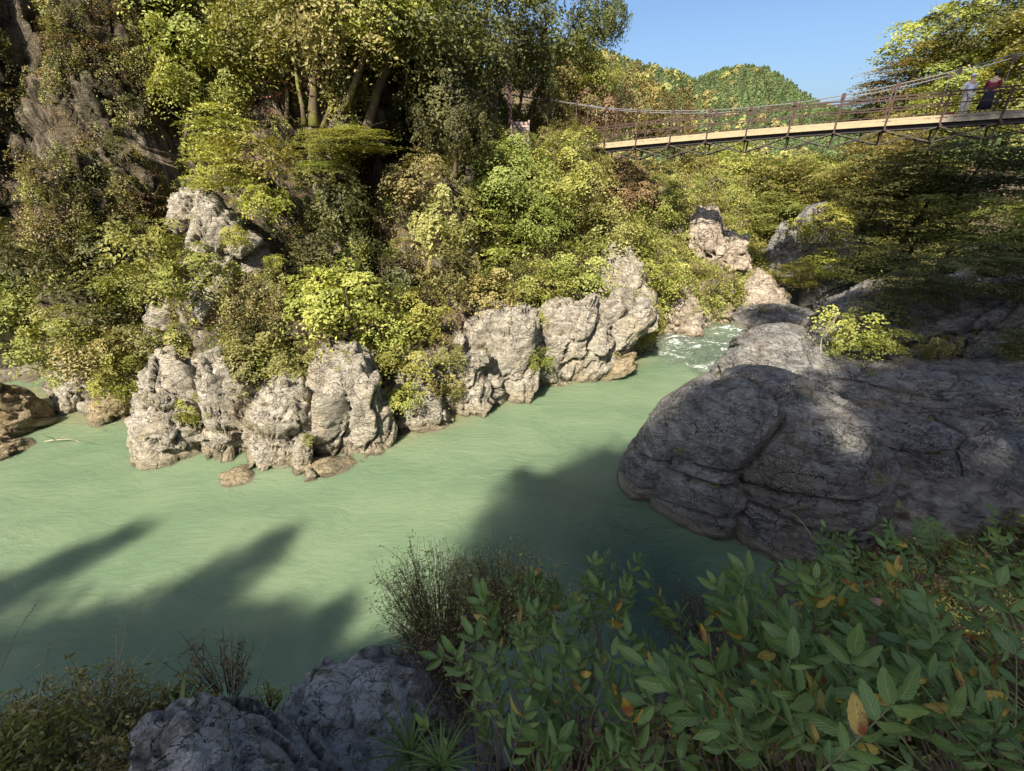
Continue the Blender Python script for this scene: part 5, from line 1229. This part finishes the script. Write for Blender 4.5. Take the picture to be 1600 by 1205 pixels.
# wiry twig shrub left of the central bush
def wiry(label, root, W_, H_, n, seed, leafm='dry', lean=(0, 0, 0), leafn=3000, lsize=.014, name='twiggy_shrub'):
    rn = random.Random(seed); e = empty(name, root, label, 'shrub'); m_ = MB(); tips = []
    for k in range(n):
        a = rn.uniform(0, 6.28); q = rn.uniform(.1, 1)**.6; tip = Vector((math.cos(a)*W_*q, math.sin(a)*W_*.7*q, H_*rn.uniform(.55, 1.05)*(1.05-.45*q)))+Vector(lean)*rn.uniform(.5, 1)
        st = Vector((tip.x*.3, tip.y*.3, 0)); pts_ = []
        for j in range(7):
            t = j/6; pts_.append(st.lerp(tip, t)+Vector((rn.gauss(0, 1), rn.gauss(0, 1), rn.gauss(0, 1)))*W_*.035*t)
        m_.tube(pts_, [.0045*(1-.75*j/6) for j in range(7)], 3, 0, False); tips += pts_[2:]
        for b in range(4):
            s0 = pts_[rn.randint(2, 5)]; e0 = s0+Vector((rn.gauss(0, 1), rn.gauss(0, 1), rn.gauss(.3, .8)))*W_*.16
            m_.tube([s0, (s0+e0)/2+Vector((rn.gauss(0, .01), 0, .01)), e0], [.002, .0015, .0007], 3, 0, False); tips += [e0, (s0+e0)/2, e0]
    m_.obj('twigs', M['twig'], e, True)
    rs_ = np.random.RandomState(seed); T_ = np.array([t[:] for t in tips]); C = T_[rs_.randint(len(T_), size=leafn)]+rs_.normal(size=(leafn, 3))*W_*.035
    link('foliage', leaves_mesh('foliage', C, rs_.normal(size=(leafn, 3))+[0, 0, .5], lsize, M[leafm], .35, None, rs_), e); return e
wiry('wiry brown twig bush on the edge above the green water', P(690, 1010, 4.4), .66, 1.45, 260, 3, 'olive', leafn=6500)
wiry('taller wiry olive bush right of the brown twig bush', P(790, 1000, 4.4), .58, 1.45, 210, 4, 'olive', leafn=6500, lsize=.017)
wiry('lower wiry bush with dry tips in front of the brown twig bush', P(700, 1100, 3.7), .50, .80, 170, 14, 'dry', leafn=3400, lsize=.013)
wiry('low dry twig tangle on the second foreground rock', P(650, 1170, 3.3), .42, .40, 120, 5, 'dry', leafn=1800, lsize=.012)
wiry('dark brown twig tangle between the bushes at the dark water', P(1120, 1080, 3.0), .30, .62, 110, 6, 'dry', leafn=1500, lsize=.011)
wiry('bare twig bush reaching over the dark water', P(1110, 1000, 3.6), .40, .55, 50, 7, 'dry', (-.25, 0, .1), leafn=300, lsize=.012)
wiry('reddish seeded weed standing against the shaded water at the left', P(350, 1090, 3.4), .36, .80, 34, 8, 'dry', leafn=420, lsize=.017)
wiry('straggly grey-green weed in the bottom left corner', P(140, 1150, 3.3), .55, .62, 80, 10, 'olive', leafn=2200, lsize=.022)
wiry('low green weed between the grey rock and the bottom left corner', P(250, 1160, 3.1), .45, .42, 70, 11, 'olive', leafn=2000, lsize=.024)
wiry('mixed weed at the left edge of the near bank', P(10, 1180, 3.2), .50, .50, 60, 12, 'olive', leafn=1700, lsize=.024)
wiry('low leafy weed at the very bottom left corner', P(60, 1230, 2.6), .45, .45, 80, 21, 'bright', leafn=3600, lsize=.022)
wiry('dense low weed left of the grey foreground rock', P(190, 1260, 2.5), .42, .42, 80, 22, 'olive', leafn=3600, lsize=.020)
wiry('small weed in front of the grey rock near the left grass', P(420, 1110, 3.3), .16, .30, 22, 13, 'olive', leafn=350, lsize=.014)
# broad strap leaves and grass
def strap_plant(label, p, L, w, n, mat, seed, dr=1.0, name='strap_leaf_plant', cat='plant'):
    e = empty(name, p, label, cat); me = [leaflet_mesh('blade', L, w, mat, seed+k, .0, .3, dr*(.3+.25*k), .8) for k in range(3)]; rn = random.Random(seed)
    for k in range(n):
        o = link('blade', me[k % 3], e); a = k*2.4; o.rotation_euler = Euler((rn.uniform(.5, 1.15), 0, a)); s_ = rn.uniform(.7, 1.1); o.scale = (s_,)*3
    return e
strap_plant('plant with bright yellow-green strap leaves beside the grey foreground rock', P(285, 1120, 2.9), .20, .030, 9, 'nl2', 51)
for k, (px, py, d, n, L, lab) in enumerate([(640, 1180, 2.9, 40, .30, 'clump of green grass blades behind the grey foreground rock'), (690, 1200, 2.6, 30, .26, 'grass tuft beside the central bush'), (70, 1200, 2.8, 34, .36, 'arching grass clump in the bottom left corner'), (1160, 1100, 2.6, 24, .22, 'short grass by the dark twig tangle')]):
    strap_plant(lab, P(px, py, d), L, .013, n, 'nl2' if k != 2 else 'nl2', 60+k, 1.3, 'grass_clump', 'grass')
for k, (px, py, d, px2, py2) in enumerate([(30, 1160, 2.7, 115, 1040), (90, 1150, 2.8, 200, 1010), (55, 1140, 2.8, 80, 1000), (185, 1120, 3.0, 180, 960), (170, 1130, 3.0, 205, 950), (140, 1140, 2.9, 290, 965), (0, 1050, 3, 60, 940), (365, 1110, 3.2, 355, 965), (395, 1110, 3.2, 425, 950)]):
    a = P(px, py, d); b = P(px2, py2, d*1.04); mid = (a+b)/2+np.array([.02, 0, .06]); m_ = MB(); m_.tube([a-a, mid-a, b-a], [.0032, .0024, .001], 4)
    for j in range(10):
        c_ = (mid+(b-mid)*(.35+.065*j))-a; m_.tube([c_, c_+np.array([.012*(1 if j % 2 else -1), 0, .016])], [.0024, .0006], 3)
    o = m_.obj('dry_stalk', M['deadgrass'], None, True); o.location = tuple(a)
    tag(o, ['tall dry grass stalk leaning right at the left edge', 'long bent grass stalk crossing the left weeds', 'upright thin stalk at the far left', 'pale grass stalk with a forked tip left of its twin', 'pale grass stalk close to the forked one', 'thin stalk slanting far right over the shaded water', 'short pale stalk at the left picture edge', 'upright stalk behind the reddish weed', 'curved stalk with seeds right of the reddish weed'][k], 'grass stalk')
# long straw blade before the boulder
m_ = MB(); a = P(1275, 850, 3.3); pts_ = [P(*q)-a for q in ((1275, 850, 3.3), (1262, 828, 3.3), (1248, 810, 3.3), (1235, 800, 3.3), (1224, 797, 3.3))]; m_.tube(pts_, [.005, .004, .003, .002, .001], 4); o = m_.obj('dry_stalk', M['deadgrass'], None, True); o.location = tuple(a); tag(o, 'single curved straw in front of the dark boulder', 'grass stalk')

# near ground cover
pts = []; rots = []; scl = []; idx = []
near_src = [small[1], small[0], small[4], small[5], tuft_mesh(40, .34, .012, 'fgrass', 15, 1.2), tuft_mesh(34, .30, .010, 'dry', 16, 1.4), lit_m]
w_ = ((VN[:, 1] > .2) & (VN[:, 1] < 9) & (nd > 1.0) & (nd < 13) & (npx > -300) & (npx < 2100) & (VN[:, 2] > .25))*1.0
xw = np.gradient(gx).repeat(len(gy))*np.tile(np.gradient(gy), len(gx))*w_
rs = np.random.RandomState(77)
for i in rs.choice(len(VN), 3600, p=xw/xw.sum()):
    right_ = npx[i] > 1050
    k = [2, 3, 2, 1, 4, 5, 0, 6][rs.randint(8)] if right_ else [5, 4, 0, 6, 5, 2, 1][rs.randint(7)]
    pts.append(VN[i]); rots.append((rs.normal()*.3, rs.normal()*.3, rs.uniform(0, 6.28))); idx.append(k)
    scl.append({0: .3, 1: .3, 2: .34, 3: .34, 4: 1.0, 5: 1.0, 6: .9}[k]*rs.uniform(.6, 1.3))
scatter('near_ground_cover', pts, rots, scl, idx, near_src)
